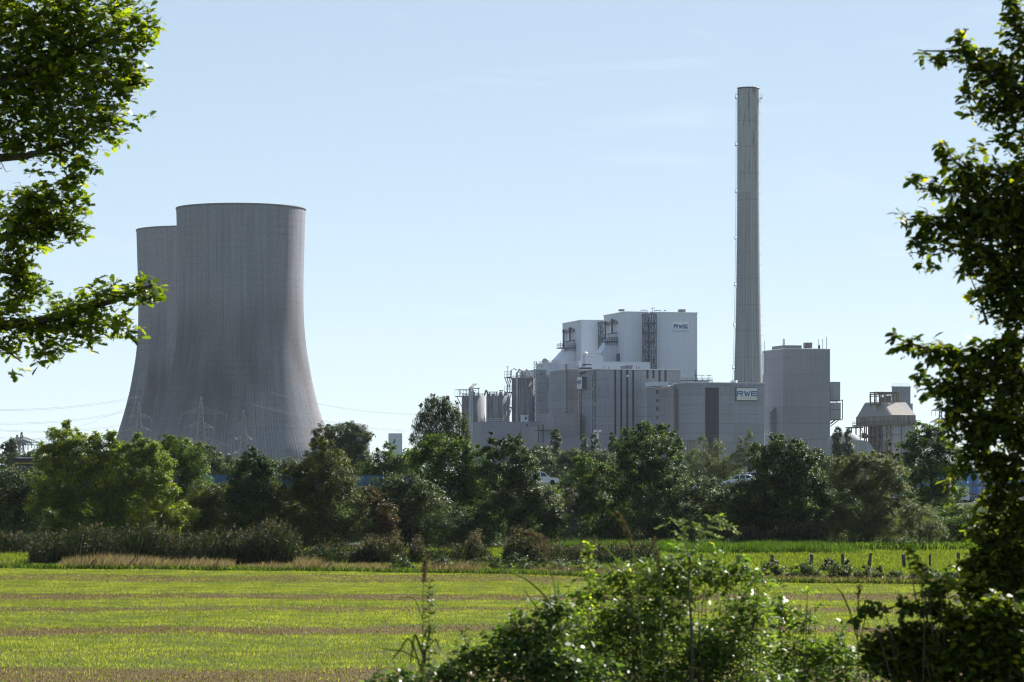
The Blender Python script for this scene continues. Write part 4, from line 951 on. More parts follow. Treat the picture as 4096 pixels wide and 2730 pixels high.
Y=406; x=WX(3655,Y)+4.2; z=float(zroad(x)); trailer('box_truck','blue box lorry glimpsed through the dark tree, white roof','lorry',x,Y,8.4,WZ(1883,Y)-z,z,BU,roof=RW)
Y=410; x=WX(3925,Y)+3; z=float(zroad(x)); trailer('box_truck','blue-grey box van behind the hanging branches','lorry',x,Y,6.0,WZ(1922,Y)-z,z,GB)
# car transporters
def carrier(label,x,y,L,z):
    o=empty('car_transporter',(x,y,z),label,'car transporter'); m=MB(); m.box(-L/2,L/2,-1.15,1.15,.75,1.0); m.box(-L/2,L/2,-1.2,-1.0,2.2,2.45).box(-L/2,L/2,1.0,1.2,2.2,2.45)
    for t in np.linspace(0,1,5):
        for sy in (-1.15,1.15): m.bar((-L/2+.1+(L-.2)*t,sy,1),(-L/2+.1+(L-.2)*t,sy,2.3),.14)
    m.build('deck',M['galvdark'],o)
    MB().prism([(-L/2-2.6,.4),(-L/2-.3,.4),(-L/2-.3,2.1),(-L/2-1.9,2.2),(-L/2-2.55,1.5)],-1.2,1.2).build('cab',M['cap'],o)
    for sx in (-L/2-1.6,L/2-2.2,L/2-1.1,-.5): 
        for sy in (-1,1): wheel(o,sx,sy*1.0,.42,.42,.28)
    return o
Y=403; z=float(zroad(WX(2960,Y)))
carrier('low car transporter loaded with white cars beside the grey pole',WX(2990,Y),Y,13.0,z)
for i,(px,py,dy,lb) in enumerate(((2960,1923,0,'front white car on the transporter, showing its bonnet'),(3004,1912,2.6,'second white car on the transporter, behind the front one'),(3038,1903,5.2,'last white car on the transporter, only roof showing'))):
    car(lb,WX(px,Y+dy),Y+dy,WZ(py+22,Y),D2R(-16),4.5,1.55,D2R(-3))
Y=402; car('white off-roader in a gap of the foliage left of the pole',WX(2166,Y),Y,WZ(1940,Y),math.pi,4.7,1.8)
Y=401; z=float(zroad(70)); carrier('car transporter with silver cars behind the hanging branches',WX(4060,Y),Y,12,z)
SV=simple('car_paint_silver',(.55,.57,.60),.3,.4,.03,1,.6)
car('silver car on the upper deck behind the hanging branches',WX(4020,Y),Y,WZ(2010,Y)+.0,math.pi,4.5,1.5,0,SV,'silver cars on the second transporter'); car('white pickup on the lower deck behind the hanging branches',WX(3990,Y),Y-1.4,WZ(2050,Y),0,5.0,1.7,0,PW,'silver cars on the second transporter')
o=empty('signal_pole',(WX(2996,412),412,float(zroad(30))),'plain dark grey pole rising above the white cars','pole'); zt=WZ(1836,412)-float(zroad(30)); MB().tube([(0,0,0),(0,0,zt)],[.2,.17],10).build('shaft',M['dsteel'],o); MB().tube([(0,0,-.02),(0,0,.3)],.32,10).build('base',M['galv'],o)

# ================================================================ fence posts and a bird
PM=simple('weathered_post_wood',(.07,.062,.055),.9,0,.35,3)
PO=[(2604,2228,0,'short leaning fence post, leftmost of the row'),(2687,2220,0,'second fence post from the left end of the row'),(2805,2226,0,'fence post with a dark bird perched on top'),(2953,2226,.02,'fence post almost buried in the bramble right of the bird'),(3088,2221,0,'fence post wrapped in bramble shoots'),
    (3246,2217,.02,'straight fence post standing over the large bramble patch'),(3371,2217,-.01,'fence post at the right end of the large bramble patch'),(3475,2214,.13,'fence post leaning clearly to the right'),(3617,2217,-.05,'stout fence post standing free in the short grass'),(3720,2218,0,'slim dark fence post just left of the hanging twigs'),(3835,2213,-.03,'last fence post, beside the dark foliage')]
for px,py,tl,lb in PO:
    Y=float(np.interp(px,[2600,3000,3400,3840],[262,262,257,253])); o=empty('fence_post',(WX(px,Y),Y,0),lb,'fence post','fence posts along the meadow'); o.rotation_euler=(0,tl,0)
    h=WZ(py,Y); w_=.15 if px!=3720 else .11
    m=MB(); v=[];k_=8
    for q,zz_ in enumerate((0-.15,.3*h,.6*h,.93*h,h)):
        for j in range(k_): t=2*math.pi*j/k_; rr=w_*(1+.12*math.sin(3*t+px)+.08*RG.normal())*(.94 if q==4 else 1); v.append((rr*math.cos(t),rr*math.sin(t),zz_+(.05*math.cos(t+px) if q==4 else 0)))
    f=[(q*k_+j,q*k_+(j+1)%k_,(q+1)*k_+(j+1)%k_,(q+1)*k_+j) for q in range(4) for j in range(k_)]+[tuple(range(4*k_,5*k_))]
    m.add(v,f); m.build('post',PM,o)
    m=MB(); m.tube([(-w_*1.2,-.04,h*.8),(0,-w_*1.15,h*.8),(w_*1.2,-.04,h*.8),(0,w_*1.15,h*.8),(-w_*1.2,-.04,h*.8)],.008,4); m.build('wire_tie',M['galvdark'],o)
# bird: perched upright, facing left
Y=262; x0=WX(2805,Y); zb=WZ(2226,Y)
bo=empty('bird',(x0,Y,zb),'dark upright bird perched on a fence post','bird')
bm_=bpy.data.meshes.new('body'); vv_=[(0,0,.05),(.0,0,.13),(.01,0,.22),(.005,0,.30),(-.015,0,.36),(-.05,0,.375),(.05,0,.02),(.09,0,-.12)]
bm_.from_pydata(vv_,[(0,1),(1,2),(2,3),(3,4),(4,5),(0,6),(6,7)],[]); body=link('body',bm_,simple('plumage_dark',(.035,.03,.028),.8,0,.3,20),bo)
sk=body.modifiers.new('skin','SKIN'); rad=[.06,.085,.08,.05,.045,.012,.04,.022]
for i,r_ in enumerate(rad): bm_.skin_vertices[0].data[i].radius=(r_,r_*.9)
bm_.skin_vertices[0].data[0].use_root=True
ss=body.modifiers.new('s','SUBSURF'); ss.levels=2; ss.render_levels=2
MB().tube([(-.01,-.02,.06),(-.01,-.025,-.01)],.008,5).tube([(-.01,.02,.06),(-.01,.025,-.01)],.008,5).build('leg',simple('bird_leg',(.2,.15,.05),.6),bo)
m=MB(); m.tube([(-.055,0,.374),(-.075,0,.368),(-.085,0,.355)],[.012,.007,.002],6); m.build('beak',M['dsteel'],bo)
# ================================================================ leaf materials
G=lambda d,m,l,*r:(d,m,l)+r
LM={
 'dark': leafmat('leaf_dark_green',((.005,.014,.004),(.019,.042,.008),(.070,.11,.018),(.10,.145,.03)),0.38,0.5,0.18),
 'glossy': leafmat('leaf_glossy_green',((.007,.016,.005),(.022,.042,.010),(.075,.108,.025),(.11,.14,.045)),0.34,0.5,0.2),
 'ash': leafmat('leaf_yellow_green',((.030,.055,.008),(.095,.14,.016),(.20,.235,.027)),0.5,0.5,0.22),
 'mid': leafmat('leaf_mid_green',((.008,.024,.005),(.030,.064,.009),(.11,.16,.019),(.15,.20,.03)),0.46,0.5,0.18),
 'warm': leafmat('leaf_olive_bronze',((.014,.024,.005),(.040,.055,.009),(.085,.098,.015),(.10,.068,.013)),0.42,0.5,0.22),
 'rust': leafmat('leaf_rusty',((.018,.018,.006),(.042,.034,.010),(.075,.048,.013)),0.35,0.5,0.2),
 'birch': leafmat('leaf_birch',((.014,.024,.007),(.034,.050,.012),(.08,.10,.022)),0.38,0.55,0.12),
 'willow': leafmat('leaf_grey_willow',((.020,.030,.010),(.052,.070,.022),(.115,.14,.048)),0.4,0.5,0.3),
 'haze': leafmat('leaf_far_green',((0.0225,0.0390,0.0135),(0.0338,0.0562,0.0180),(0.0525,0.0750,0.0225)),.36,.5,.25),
 'dead': leafmat('leaf_dry_grey',((0.0240,0.0216,0.0180),(0.0480,0.0432,0.0360),(0.0780,0.0690,0.0600)),.2,.5,.3),
 'oak': leafmat('leaf_oak',((.030,.055,.008),(.085,.125,.013),(.19,.225,.02),(.32,.33,.025)),0.56,0.42,0.4,(2.1, 2.1, 0.6)),
 'horn': leafmat('leaf_hornbeam',((.016,.034,.007),(.050,.078,.011),(.14,.165,.02),(.32,.29,.028)),0.54,0.48,0.2),
 'fruit': leafmat('fruit_bracts',((0.0900,0.0950,0.0120),(0.1600,0.1600,0.0180),(0.2800,0.2500,0.0300)),.55,.5,.2),
 'bush': leafmat('leaf_shrub',((.035,.075,.013),(.085,.15,.024),(.18,.25,.045),(.36,.38,.06)),0.48,0.42,0.4),
 'bush2': leafmat('leaf_bramble',((0.0450,0.0850,0.0180),(0.0700,0.1200,0.0300),(0.1200,0.1700,0.0450)),.42,0.45,0.35),
 'rob': leafmat('leaf_compound',((.10,.16,.02),(.17,.24,.03),(.28,.35,.05)),0.55,0.4,0.4),
 'reed': leafmat('reed_blade',((.006,.012,.006),(.014,.024,.010),(.034,.044,.020)),0.22,0.6,0.08),
 'sedge': leafmat('sedge_blade',((0.0240,0.0525,0.0075),(0.0390,0.0788,0.0097),(0.0638,0.1087,0.0150)),.45,.5,.3),
 'dry': leafmat('dry_grass_blade',((.075,.06,.044),(.145,.115,.085),(.27,.22,.165)),0.3,0.65,0.1),
 'grass': leafmat('field_grass_blade',((.075,.108,.020),(.150,.188,.032),(.29,.305,.07)),0.4,0.55,0.2),
 'stub': leafmat('stubble_blade',((.045,.031,.012),(.085,.060,.022),(.16,.125,.05)),0.2,0.75,0.1),
 'mead': leafmat('meadow_blade',((.05,.082,.011),(.085,.125,.015),(.14,.175,.03),(.15,.09,.03)),0.45,0.55,0.2),
 'bramd': leafmat('leaf_dark_bramble',((.008,.018,.005),(.024,.046,.010),(.075,.11,.02),(.14,.17,.04)),.36,.45,.35),
 'blade': leafmat('single_reed_blade',((.022,.036,.010),(.035,.055,.014),(.05,.075,.02)),0.3,0.45,0.3),
 'plume': leafmat('reed_plume_brown',((.04,.032,.026),(.07,.058,.048),(.12,.10,.08)),0.3,0.7,0.1),
}
BARK=simple('bark_grey_brown',(.075,.062,.05),.95,0,.4,4)
BARKB=simple('bark_pale',(.28,.26,.24),.9,0,.5,3)
def ntree(name,label,pxb,Y,lobes,mat,n=None,leaf=.27,tmpl=LEAF4,K=230,clump=.24,cat='tree',group='trees along the field edge',bark=None,r0=None,droop=0,inner=.5,flat=.7,trunk=True,depth=.9,zb=0.0,per=70,upper=.25,dy=None):
    if group=='trees along the field edge': leaf*=.85; K*=1.35
    s=Y/F; x0=WX(pxb,Y)
    L=[]
    if group=='trees along the field edge':
        tp=sorted(lobes,key=lambda l:l[1]-l[3])[:max(2,len(lobes)//2)]; ex=[]
        for l in tp:
            for _ in range(2 if cat=='tree' else 1):
                t=RG.uniform(-.8,.8); k_=math.sqrt(1-t*t); h_=min(l[3]*RG.uniform(.18,.42),24); ex.append((l[0]+t*l[2],l[1]-k_*l[3]*.95-h_*.25,min(l[2]*.16,11)*RG.uniform(.7,1.3),h_))
        lobes=[(l[0],l[1],l[2]*1.07,l[3]*1.03) for l in lobes]+ex
    for i,l in enumerate(lobes):
        px,py,rx,ry=l[:4]; oy=l[4] if len(l)>4 else RG.uniform(-.5,.5)*rx*s
        L.append((WX(px,Y)-x0,oy,WZ(py,Y)-zb,rx*s,rx*s*depth,ry*s))
    area=sum(l[3]*l[5]*math.pi for l in L); m=n or int(area*K)
    P,N,At=crown_points(L,m,clump,inner,flat,per,droop,upper)
    keep=P[:,2]>.15; P,N,At=P[keep],N[keep],At[keep]
    S=leaf*RG.uniform(.65,1.25,len(P)); 
    T=None
    if droop: T=RG.normal(size=(len(P),3))*.35+np.array((0,0,-1.0)); N=RG.normal(size=(len(P),3))+np.array((0,-.2,.1))
    V=leaf_verts(P,N,S,tmpl,T)
    o=empty(name,(x0,Y,zb),label,cat,group)
    link('crown',poly_mesh('crown',V,len(tmpl),At),LM[mat],o)
    if trunk:
        mb=MB(); top=max(l[2] for l in L); rs=np.random.default_rng(int(pxb)); branches(mb,(0,0,-.3),[l_ for l_ in L if l_[3]>.35] or L,r0 or max(.1,top*.017),top*.8,rs); mb.build('trunk',bark or BARK,o)
    return o
T='tree'
ntree('bush','dark glossy bush filling the bottom of the left frame edge',50,326,[(30,1955,100,85),(105,1990,80,95),(60,2090,120,110),(-60,2000,100,140),(150,2110,70,90)],'glossy',cat='bush')
ntree('ash_tree','broad yellow-green ash tree with airy crown, largest of the field edge',430,322,[(270,1765,75,62),(205,1830,65,70),(330,1840,100,85),(425,1795,65,55),(440,1900,120,100),(560,1805,75,58),(600,1880,90,90),(250,1930,110,95),(205,2020,85,90),(350,2030,130,110),(520,2000,120,100),(640,1960,70,75),(700,2055,75,45),(640,2120,90,70),(440,2130,120,80),(560,2185,60,55),(300,2120,90,70),(270,1712,26,22),(440,1742,20,20),(380,1758,22,26)],'ash',leaf=.40,tmpl=LEAF4*np.array((1,.65,1)),K=230,clump=.20,inner=.4)
ntree('tree','feathery dark green tree directly right of the yellow-green ash',730,342,[(665,1780,35,38),(715,1820,60,55),(780,1860,60,60),(700,1905,85,70),(780,1960,80,80),(720,2040,95,95),(655,1850,50,50)],'mid',tmpl=NARROW,leaf=.32,K=330)
ntree('tree','pale hazy tree top in front of the near cooling tower, behind the feathery tree',770,520,[(720,1785,60,40),(800,1800,55,35),(680,1775,40,32),(760,1830,90,50),(850,1830,50,40)],'willow',group='trees beyond the embankment',leaf=.36,K=140)
ntree('tree','small glossy tree against the tower foot, left of the conical alder',860,426,[(850,1832,42,42),(885,1872,48,38),(835,1880,50,40),(930,1885,25,28),(860,1930,60,40)],'glossy')
ntree('bush','bronze tinted bush in front of the left end of the blue barrier',860,333,[(850,1985,70,42),(905,2015,75,80),(815,2045,75,75),(935,1960,30,34),(870,2110,100,70),(760,2100,70,80)],'warm',cat='bush')
ntree('alder_tree','dark conical alder with pointed top before the near tower base',1010,327,[(1003,1818,22,30),(1010,1850,48,42),(1060,1872,45,45),(1000,1905,78,55),(1065,1930,60,60),(1000,1970,95,65),(1075,2000,65,65),(1010,2050,110,80),(1095,2065,65,75),(1000,2130,115,75),(1150,2062,45,22),(960,2000,60,60)],'dark',K=280)
ntree('maple_tree','yellow-bronze tree with ragged top between the alder and the rusty bush',1290,326,[(1190,1885,52,38),(1165,1950,58,65),(1230,1945,58,65),(1280,1792,36,42),(1310,1845,75,48),(1330,1900,90,60),(1270,1960,90,70),(1350,1945,66,50),(1225,2040,100,90),(1345,2030,100,90),(1425,2000,56,50),(1300,2120,120,80),(1200,2130,85,75),(1335,1780,16,16)],'warm',K=250)
ntree('bush','rusty red-brown bush at the heart of the hedge',1500,324,[(1490,2000,48,45),(1535,2050,58,48),(1480,2085,60,55),(1565,2105,45,45),(1520,2140,60,40)],'rust',cat='bush')
ntree('tree','big round hazy tree right of the near tower, hiding the tank',1370,560,[(1300,1735,50,40),(1365,1735,68,38),(1430,1750,56,48),(1400,1720,40,30),(1350,1800,100,60),(1430,1820,65,60),(1262,1780,32,28),(1330,1860,110,60),(1440,1870,70,50),(1255,1840,40,40)],'haze',group='trees beyond the embankment',leaf=.38,K=160)
ntree('tree','green tree with several tips left of the small pale tower',1570,426,[(1562,1795,30,32),(1540,1845,60,38),(1495,1880,55,38),(1600,1860,65,45),(1645,1835,45,38),(1560,1900,100,45),(1690,1860,60,50)],'mid')
ntree('tree','glossy rounded tree right of the rusty bush',1620,332,[(1560,1945,75,45),(1640,1955,85,60),(1600,2040,110,85),(1700,2020,90,80),(1530,2030,50,50),(1640,2120,120,75)],'glossy')
ntree('birch_tree','tall birch with hanging branches before the concrete silos',1755,352,[(1742,1600,26,24),(1715,1625,22,36),(1778,1618,30,34),(1820,1645,24,40),(1690,1668,24,48),(1665,1712,16,50),(1648,1752,10,34),(1848,1695,20,52),(1868,1742,13,40),(1745,1665,50,46),(1800,1700,44,56),(1720,1735,44,52),(1770,1760,60,50),(1830,1770,36,40),(1690,1775,28,36)],'birch',tmpl=NARROW,leaf=.30,K=330,droop=1.6,clump=.30,per=24,r0=.14,inner=.15)
ntree('tree','bright mid-green spreading tree under the birch',1800,342,[(1690,1805,45,35),(1760,1790,70,50),(1840,1800,60,45),(1900,1850,60,60),(1700,1870,80,60),(1800,1880,100,70),(1900,1940,80,80),(1950,1900,45,55),(1760,1970,100,80),(1880,2030,100,90)],'mid',K=250)
ntree('tree','dark glossy tree with twin pointed tips under the grey service buildings',2040,328,[(1967,1752,12,22),(1985,1795,45,40),(2055,1775,35,35),(2035,1835,80,58),(2095,1870,65,55),(2000,1900,80,70),(2105,1940,60,50),(2060,1990,100,80),(2165,2010,75,66),(2000,2060,90,90),(2140,2095,100,80),(1900,2120,90,80),(1800,2120,100,80),(2200,2060,50,60)],'glossy',K=260)
ntree('tree','medium green tree below the white off-roader',2400,334,[(2330,1850,38,34),(2360,1892,75,45),(2450,1895,60,40),(2500,1935,70,55),(2300,1970,90,70),(2420,1985,100,75),(2535,2025,80,80),(2380,2070,110,80),(2480,2120,100,70)],'mid',K=250)
ntree('bush','half-dead grey shrub between two dark trees',2280,322,[(2268,2000,36,55),(2285,2080,45,60),(2300,2150,42,42)],'dead',cat='bush',K=110,leaf=.2)
ntree('maple_tree','dense dark maple with bronze tip below the window-strip hall',2600,330,[(2575,1722,30,30),(2560,1780,65,52),(2640,1815,60,55),(2560,1870,90,65),(2660,1890,70,60),(2600,1960,105,80),(2710,1950,60,55),(2500,1850,40,50)],'dark',K=270)
ntree('poplar_tree','bright green bushy poplar top behind the dark maple',2610,430,[(2510,1742,30,34),(2570,1712,32,26),(2620,1722,38,30),(2660,1728,36,32),(2705,1765,30,34),(2690,1815,45,50),(2500,1790,42,50),(2600,1780,80,60)],'mid',group='trees beyond the embankment',leaf=.32,K=190)
ntree('willow_tree','sparse grey-green willow with thin upright shoots before the switchgear hall',2900,440,[(2812,1785,20,42),(2790,1840,55,42),(2868,1815,32,55),(2860,1870,60,45),(2945,1845,48,42),(2997,1765,20,42),(2985,1825,42,45),(3045,1850,50,38),(2760,1890,50,38),(2900,1900,80,40),(2960,1780,14,30)],'willow',tmpl=NARROW,leaf=.29,K=240,clump=.22,per=35)
ntree('tree','wide dark glossy tree left of the white cars, low in the hedge',2740,326,[(2620,2055,100,80),(2740,2005,85,62),(2840,1985,75,62),(2905,2060,90,80),(2780,2110,110,75),(2680,2140,100,60),(2610,2130,100,60)],'glossy',K=260)
ntree('bush','yellowing shrub with orange leaves left of the big dark maple',2890,321,[(2880,2050,42,45),(2905,2100,45,48),(2870,2140,45,40)],'warm',cat='bush',leaf=.22)
ntree('tree','grey-green glossy shrub tree below the white cars',3010,326,[(2990,1985,85,62),(3060,2055,90,80),(2980,2120,100,65),(2930,2010,60,60)],'glossy',K=260)
ntree('maple_tree','big round dark maple in front of the windowless grey tower',3150,325,[(3110,1772,40,32),(3060,1820,60,48),(3150,1805,70,46),(3210,1855,60,48),(3090,1880,90,70),(3180,1930,90,80),(3250,1930,60,58),(3070,1980,100,80),(3230,2010,80,80),(3120,2070,120,80),(3240,2110,90,70)],'dark',leaf=.30,K=260)
ntree('tree','hazy green tree peeping out right of the big dark maple',3270,620,[(3215,1790,28,24),(3258,1828,45,38),(3305,1870,55,42),(3345,1890,40,40)],'haze',group='trees beyond the embankment',leaf=.42,K=130)
ntree('willow_tree','large round silvery willow in front of the vaulted sheds',3470,325,[(3440,1838,50,28),(3505,1848,60,36),(3395,1870,60,40),(3465,1900,115,70),(3575,1900,55,58),(3380,1950,80,70),(3545,1980,90,80),(3605,1975,38,45),(3440,2040,110,90),(3560,2060,70,60),(3400,2120,100,75),(3500,2130,95,65),(3330,2080,60,80)],'willow',tmpl=NARROW,leaf=.28,K=400,clump=.22,inner=.6)
ntree('willow_bush','low silvery willow bush sloping down to the meadow',3680,319,[(3635,2055,45,52),(3680,2090,70,68),(3735,2135,45,50),(3640,2140,65,52)],'willow',tmpl=NARROW,leaf=.24,K=400,inner=.6,cat='bush')
ntree('tree','dark green round tree below the twin-gabled bunker building',3720,350,[(3700,1728,52,30),(3760,1738,48,32),(3650,1780,50,40),(3720,1800,90,58),(3790,1820,60,65),(3660,1870,70,60),(3760,1900,80,70),(3700,1960,90,70),(3800,1980,60,80),(3720,2050,80,60)],'mid',K=250)
ntree('tree','slim ragged young tree in front of the rusty steelwork',3565,340,[(3553,1785,12,26),(3560,1825,28,26),(3590,1800,10,24),(3585,1840,22,22)],'warm',leaf=.22)
ntree('bush','pale green bush at the right end of the hedge behind the branches',3900,330,[(3850,2080,80,60),(3820,2140,70,50),(3950,2110,100,60),(4060,2080,90,90),(3780,2180,50,30)],'mid',cat='bush')
ntree('poplar_tree','left poplar of the pair standing before the pale dome',3352,900,[(3350,1745,17,38),(3352,1790,24,45),(3350,1840,28,50)],'haze',group='trees beyond the embankment',leaf=.5,K=115,flat=1.3)
ntree('poplar_tree','right poplar of the pair standing before the pale dome',3393,900,[(3390,1752,15,32),(3395,1795,24,40),(3397,1845,30,50)],'haze',group='trees beyond the embankment',leaf=.5,K=115,flat=1.3)
hz_=[(2223,1765,20,45,2220,1835,40,'slim columnar poplar below the side hall'),(2335,1770,14,28,2335,1825,30,'tiny columnar poplar below the curved vent pipes, left one'),(2378,1775,16,34,2380,1835,30,'columnar poplar just right of the curved vent pipes'),(2450,1772,18,38,2452,1835,34,'columnar poplar under the third window strip')]
for px,py,rx,ry,p2,y2,r2,lb in hz_: ntree('poplar_tree',lb,px,760,[(px,py,rx,ry),(px-2,py-ry*.55,rx*.6,ry*.6),(p2,y2,r2,45)],'haze',group='trees beyond the embankment',leaf=.45,K=120,flat=1.2)
rd_=[(2150,1830,60,45,'round hazy tree under the lean-to service building'),(2080,1850,50,40,'hazy bush-like tree just right of the twin-tipped tree'),(2290,1835,60,42,'hazy round tree between the first two slim poplars'),(2400,1850,70,45,'hazy round tree right of the curved vent pipes'),(2490,1850,60,40,'hazy round tree left of the bushy poplar'),(1165,1865,45,32,'hazy round tree at the near tower foot, right of the alder'),(1100,1880,60,34,'low hazy tree between alder and bronze tree'),(900,1850,40,30,'hazy tree at the tower foot over the glossy small tree'),(955,1860,40,34,'hazy tree at the tower foot left of the alder tip'),(1650,1825,32,26,'dark hazy tree just right of the small pale tower'),(2230,1870,60,40,'darker hazy tree behind the white off-roader'),(2330,1880,70,40,'hazy tree low behind the medium green tree'),(3320,1860,40,35,'hazy tree below the pair of poplars')]
for i,(px,py,rx,ry,lb) in enumerate(rd_): ntree('tree',lb,px,640+i*9,[(px,py,rx,ry),(px-rx*.5,py+ry*.6,rx*.7,ry*.8),(px+rx*.5,py+ry*.6,rx*.7,ry*.8)],'haze',group='trees beyond the embankment',leaf=.45,K=120)
ntree('poplar_tree','dense dark columnar poplars left of the far pylon pair',48,820,[(38,1785,18,28),(50,1800,17,40),(32,1820,22,35),(58,1815,12,30)],'haze',group='trees beyond the embankment',leaf=.5,K=115,flat=1.3)
ntree('poplar_tree','lower ragged poplar at the very left frame edge',10,820,[(6,1800,10,22),(16,1815,9,22),(-14,1810,14,30)],'haze',group='trees beyond the embankment',leaf=.5,K=60)
ntree('tree','hazy round tree above the dark lorry trailer',60,700,[(20,1850,50,30),(80,1845,50,28),(130,1825,45,22),(170,1850,40,25)],'haze',group='trees beyond the embankment',leaf=.45,K=120)

# far wood and the shaded undergrowth at the foot of the hedge, read as masses
def mass(name,label,cat,x0,x1,y0,y1,hf,n,leaf,mat,tmpl=LEAF4,lump=.5):
    k=int((x1-x0)/lump/2)+3; cx=RG.uniform(x0,x1,k*3); cyy=RG.uniform(y0,y1,k*3); hh=hf(cx,cyy)*RG.uniform(.75,1.1,k*3)
    i=RG.integers(0,k*3,n); d=sph(n); d[:,2]=np.abs(d[:,2]); r=RG.random(n)**.35
    P=np.stack([cx[i]+d[:,0]*r*lump*2.2,cyy[i]+d[:,1]*r*lump*2.2,hh[i]*(.08+.92*d[:,2]*r)],-1)+RG.normal(size=(n,3))*leaf*.4
    P[:,2]=np.maximum(P[:,2]+ground_h(P[:,0],P[:,1])*0,.1); tone=RG.random(k*3)
    V=leaf_verts(P,d*.5+np.array((0,0,.7))+RG.normal(size=(n,3))*.5,leaf*RG.uniform(.6,1.3,n),tmpl)
    return tag(link(name,poly_mesh(name,V,len(tmpl),np.clip(tone[i]*.5+RG.random(n)*.5,0,1)),LM[mat]),label,cat,None,'stuff')
mass('far_woodland','distant belt of hazy woodland hiding the feet of the power plant','woodland',-230,210,980,1180,lambda x,y:13+2.5*np.sin(x*.05)+1.5*np.sin(x*.13),90000,1.1,'haze',lump=4)
mass('undergrowth','dark shaded undergrowth along the foot of the hedge','undergrowth',-62,64,331,342,lambda x,y:4.2+.8*np.sin(x*.3),80000,.3,'dark',lump=1.4)
mass('embankment_scrub','scrub covering the near slope of the road embankment','scrub',-75,75,362,388,lambda x,y:4.0+1.2*np.sin(x*.2)+ (y-362)*.04,90000,.38,'mid',lump=1.6)
mass('verge_scrub','low scrub on the far side of the road','scrub',-90,90,424,450,lambda x,y:7.4+.9*np.sin(x*.17),110000,.5,'haze',lump=2)

# ================================================================ grasses
def blades(name,label,cat,X,Yy,H,W_,mat,lean=.25,tone=None,wind=.0):
    n=len(X); Z=ground_h(X,Yy); a=RG.uniform(0,2*math.pi,n); dx,dy=np.cos(a),np.sin(a)
    lx=RG.normal(size=n)*lean*H+wind*H; ly=RG.normal(size=n)*lean*H
    b=np.stack([X,Yy,Z],-1); w_=np.stack([dx*W_/2,dy*W_/2,np.zeros(n)],-1)
    mid=b+np.stack([lx*.35,ly*.35,H*.6],-1); tip=b+np.stack([lx,ly,H],-1)
    V=np.stack([b-w_,b+w_,mid+w_*.7,tip,mid-w_*.7],1).reshape(-1,3)
    return tag(link(name,poly_mesh(name,V,5,RG.random(n) if tone is None else tone),LM[mat]),label,cat,None,'stuff')
def scatter(n,y0,y1,mx=1.12,px0=0,px1=4096):
    y=np.sqrt(RG.uniform(y0**2,y1**2,n)); a=2048+(px0-2048)*mx; b_=2048+(px1-2048)*mx; x=(RG.uniform(a,b_,n)-2048)/F*y; return x,y
def brownness(x,y):
    j=3.2*np.sin(x*.11+y*.07)+2.0*np.sin(x*.37-1)+1.2*np.sin(x*.9+y*.5); b_=np.zeros_like(x)
    for a,c,s in BROWN: b_=np.maximum(b_,s*sstep(a-2,a+2,y+j*.5)*(1-sstep(c-2,c+2,y+j*.5)))
    pt=np.sin(x*1.3+np.sin(y*.9)*2)*np.sin(y*1.1+np.sin(x*.7)*2); return np.clip(b_*(.97+.2*pt),0,1)
x,y=scatter(620000,106,256); bnn=brownness(x,y); keep=RG.random(len(x))>bnn*.975; xg,yg=x[keep],y[keep]; k2=yg<edgeY(xg)+RG.normal(size=len(xg))*.5; xg,yg=xg[k2],yg[k2]
patch=.5+.5*np.sin(xg*.8+np.sin(yg*.35)*3)*np.sin(yg*.6+np.sin(xg*.5)*2)
blades('grass','short bright green regrowth standing in bands across the harvested field','grass',xg,yg,RG.uniform(.04,.12,len(xg))*(.8+.5*patch),RG.uniform(.022,.045,len(xg)),'grass',.45,np.clip(RG.random(len(xg))*.6+.45*patch-.05,0,1),.12)
x,y=scatter(260000,106,252); bnn=brownness(x,y); keep=(RG.random(len(x))<.1+bnn)&(y<edgeY(x)); x,y=x[keep],y[keep]
blades('stubble','brown cut stubble in bands between the green regrowth','stubble',x,y,RG.uniform(.03,.09,len(x)),RG.uniform(.02,.04,len(x)),'stub',.35)
# verge of dry grass
x,y=scatter(60000,253,262,px0=-50,px1=2600); y=edgeY(x)+(y-253)*1.0+.6; fade=np.clip(1.15-np.abs(np.sin(x*.21+1))*.35-np.abs(np.sin(x*.83+y*.6))*.3-.45*(np.sin(x*.47+2.1)*np.sin(x*.113+.6)>.25)-.2*RG.random(len(x)),.15,1); hh=RG.uniform(.25,1.6,len(x))*np.where(WX(1300,257)<x,.7,1.0)*fade
left=(x<WX(170,257)); hh[left]*=.45
blades('dry_grass','tall pinkish-brown dry grass along the far edge of the field','dry grass',x,y,hh,RG.uniform(.02,.05,len(x)),'dry',.28,None,.22)
x,y=scatter(26000,252,255,px0=-50,px1=4150); y=edgeY(x)+(y-252); blades('verge_grass','dark green weeds at the foot of the dry grass','grass',x,y,RG.uniform(.15,.5,len(x)),RG.uniform(.04,.09,len(x)),'mid',.5)
x,y=scatter(26000,256,266,px0=2300,px1=3900); y=edgeY(x)+(y-256); blades('tangle_grass','mixed dry stems among the brambles','grass',x,y,RG.uniform(.2,.6,len(x)),RG.uniform(.03,.06,len(x)),'dry',.5)
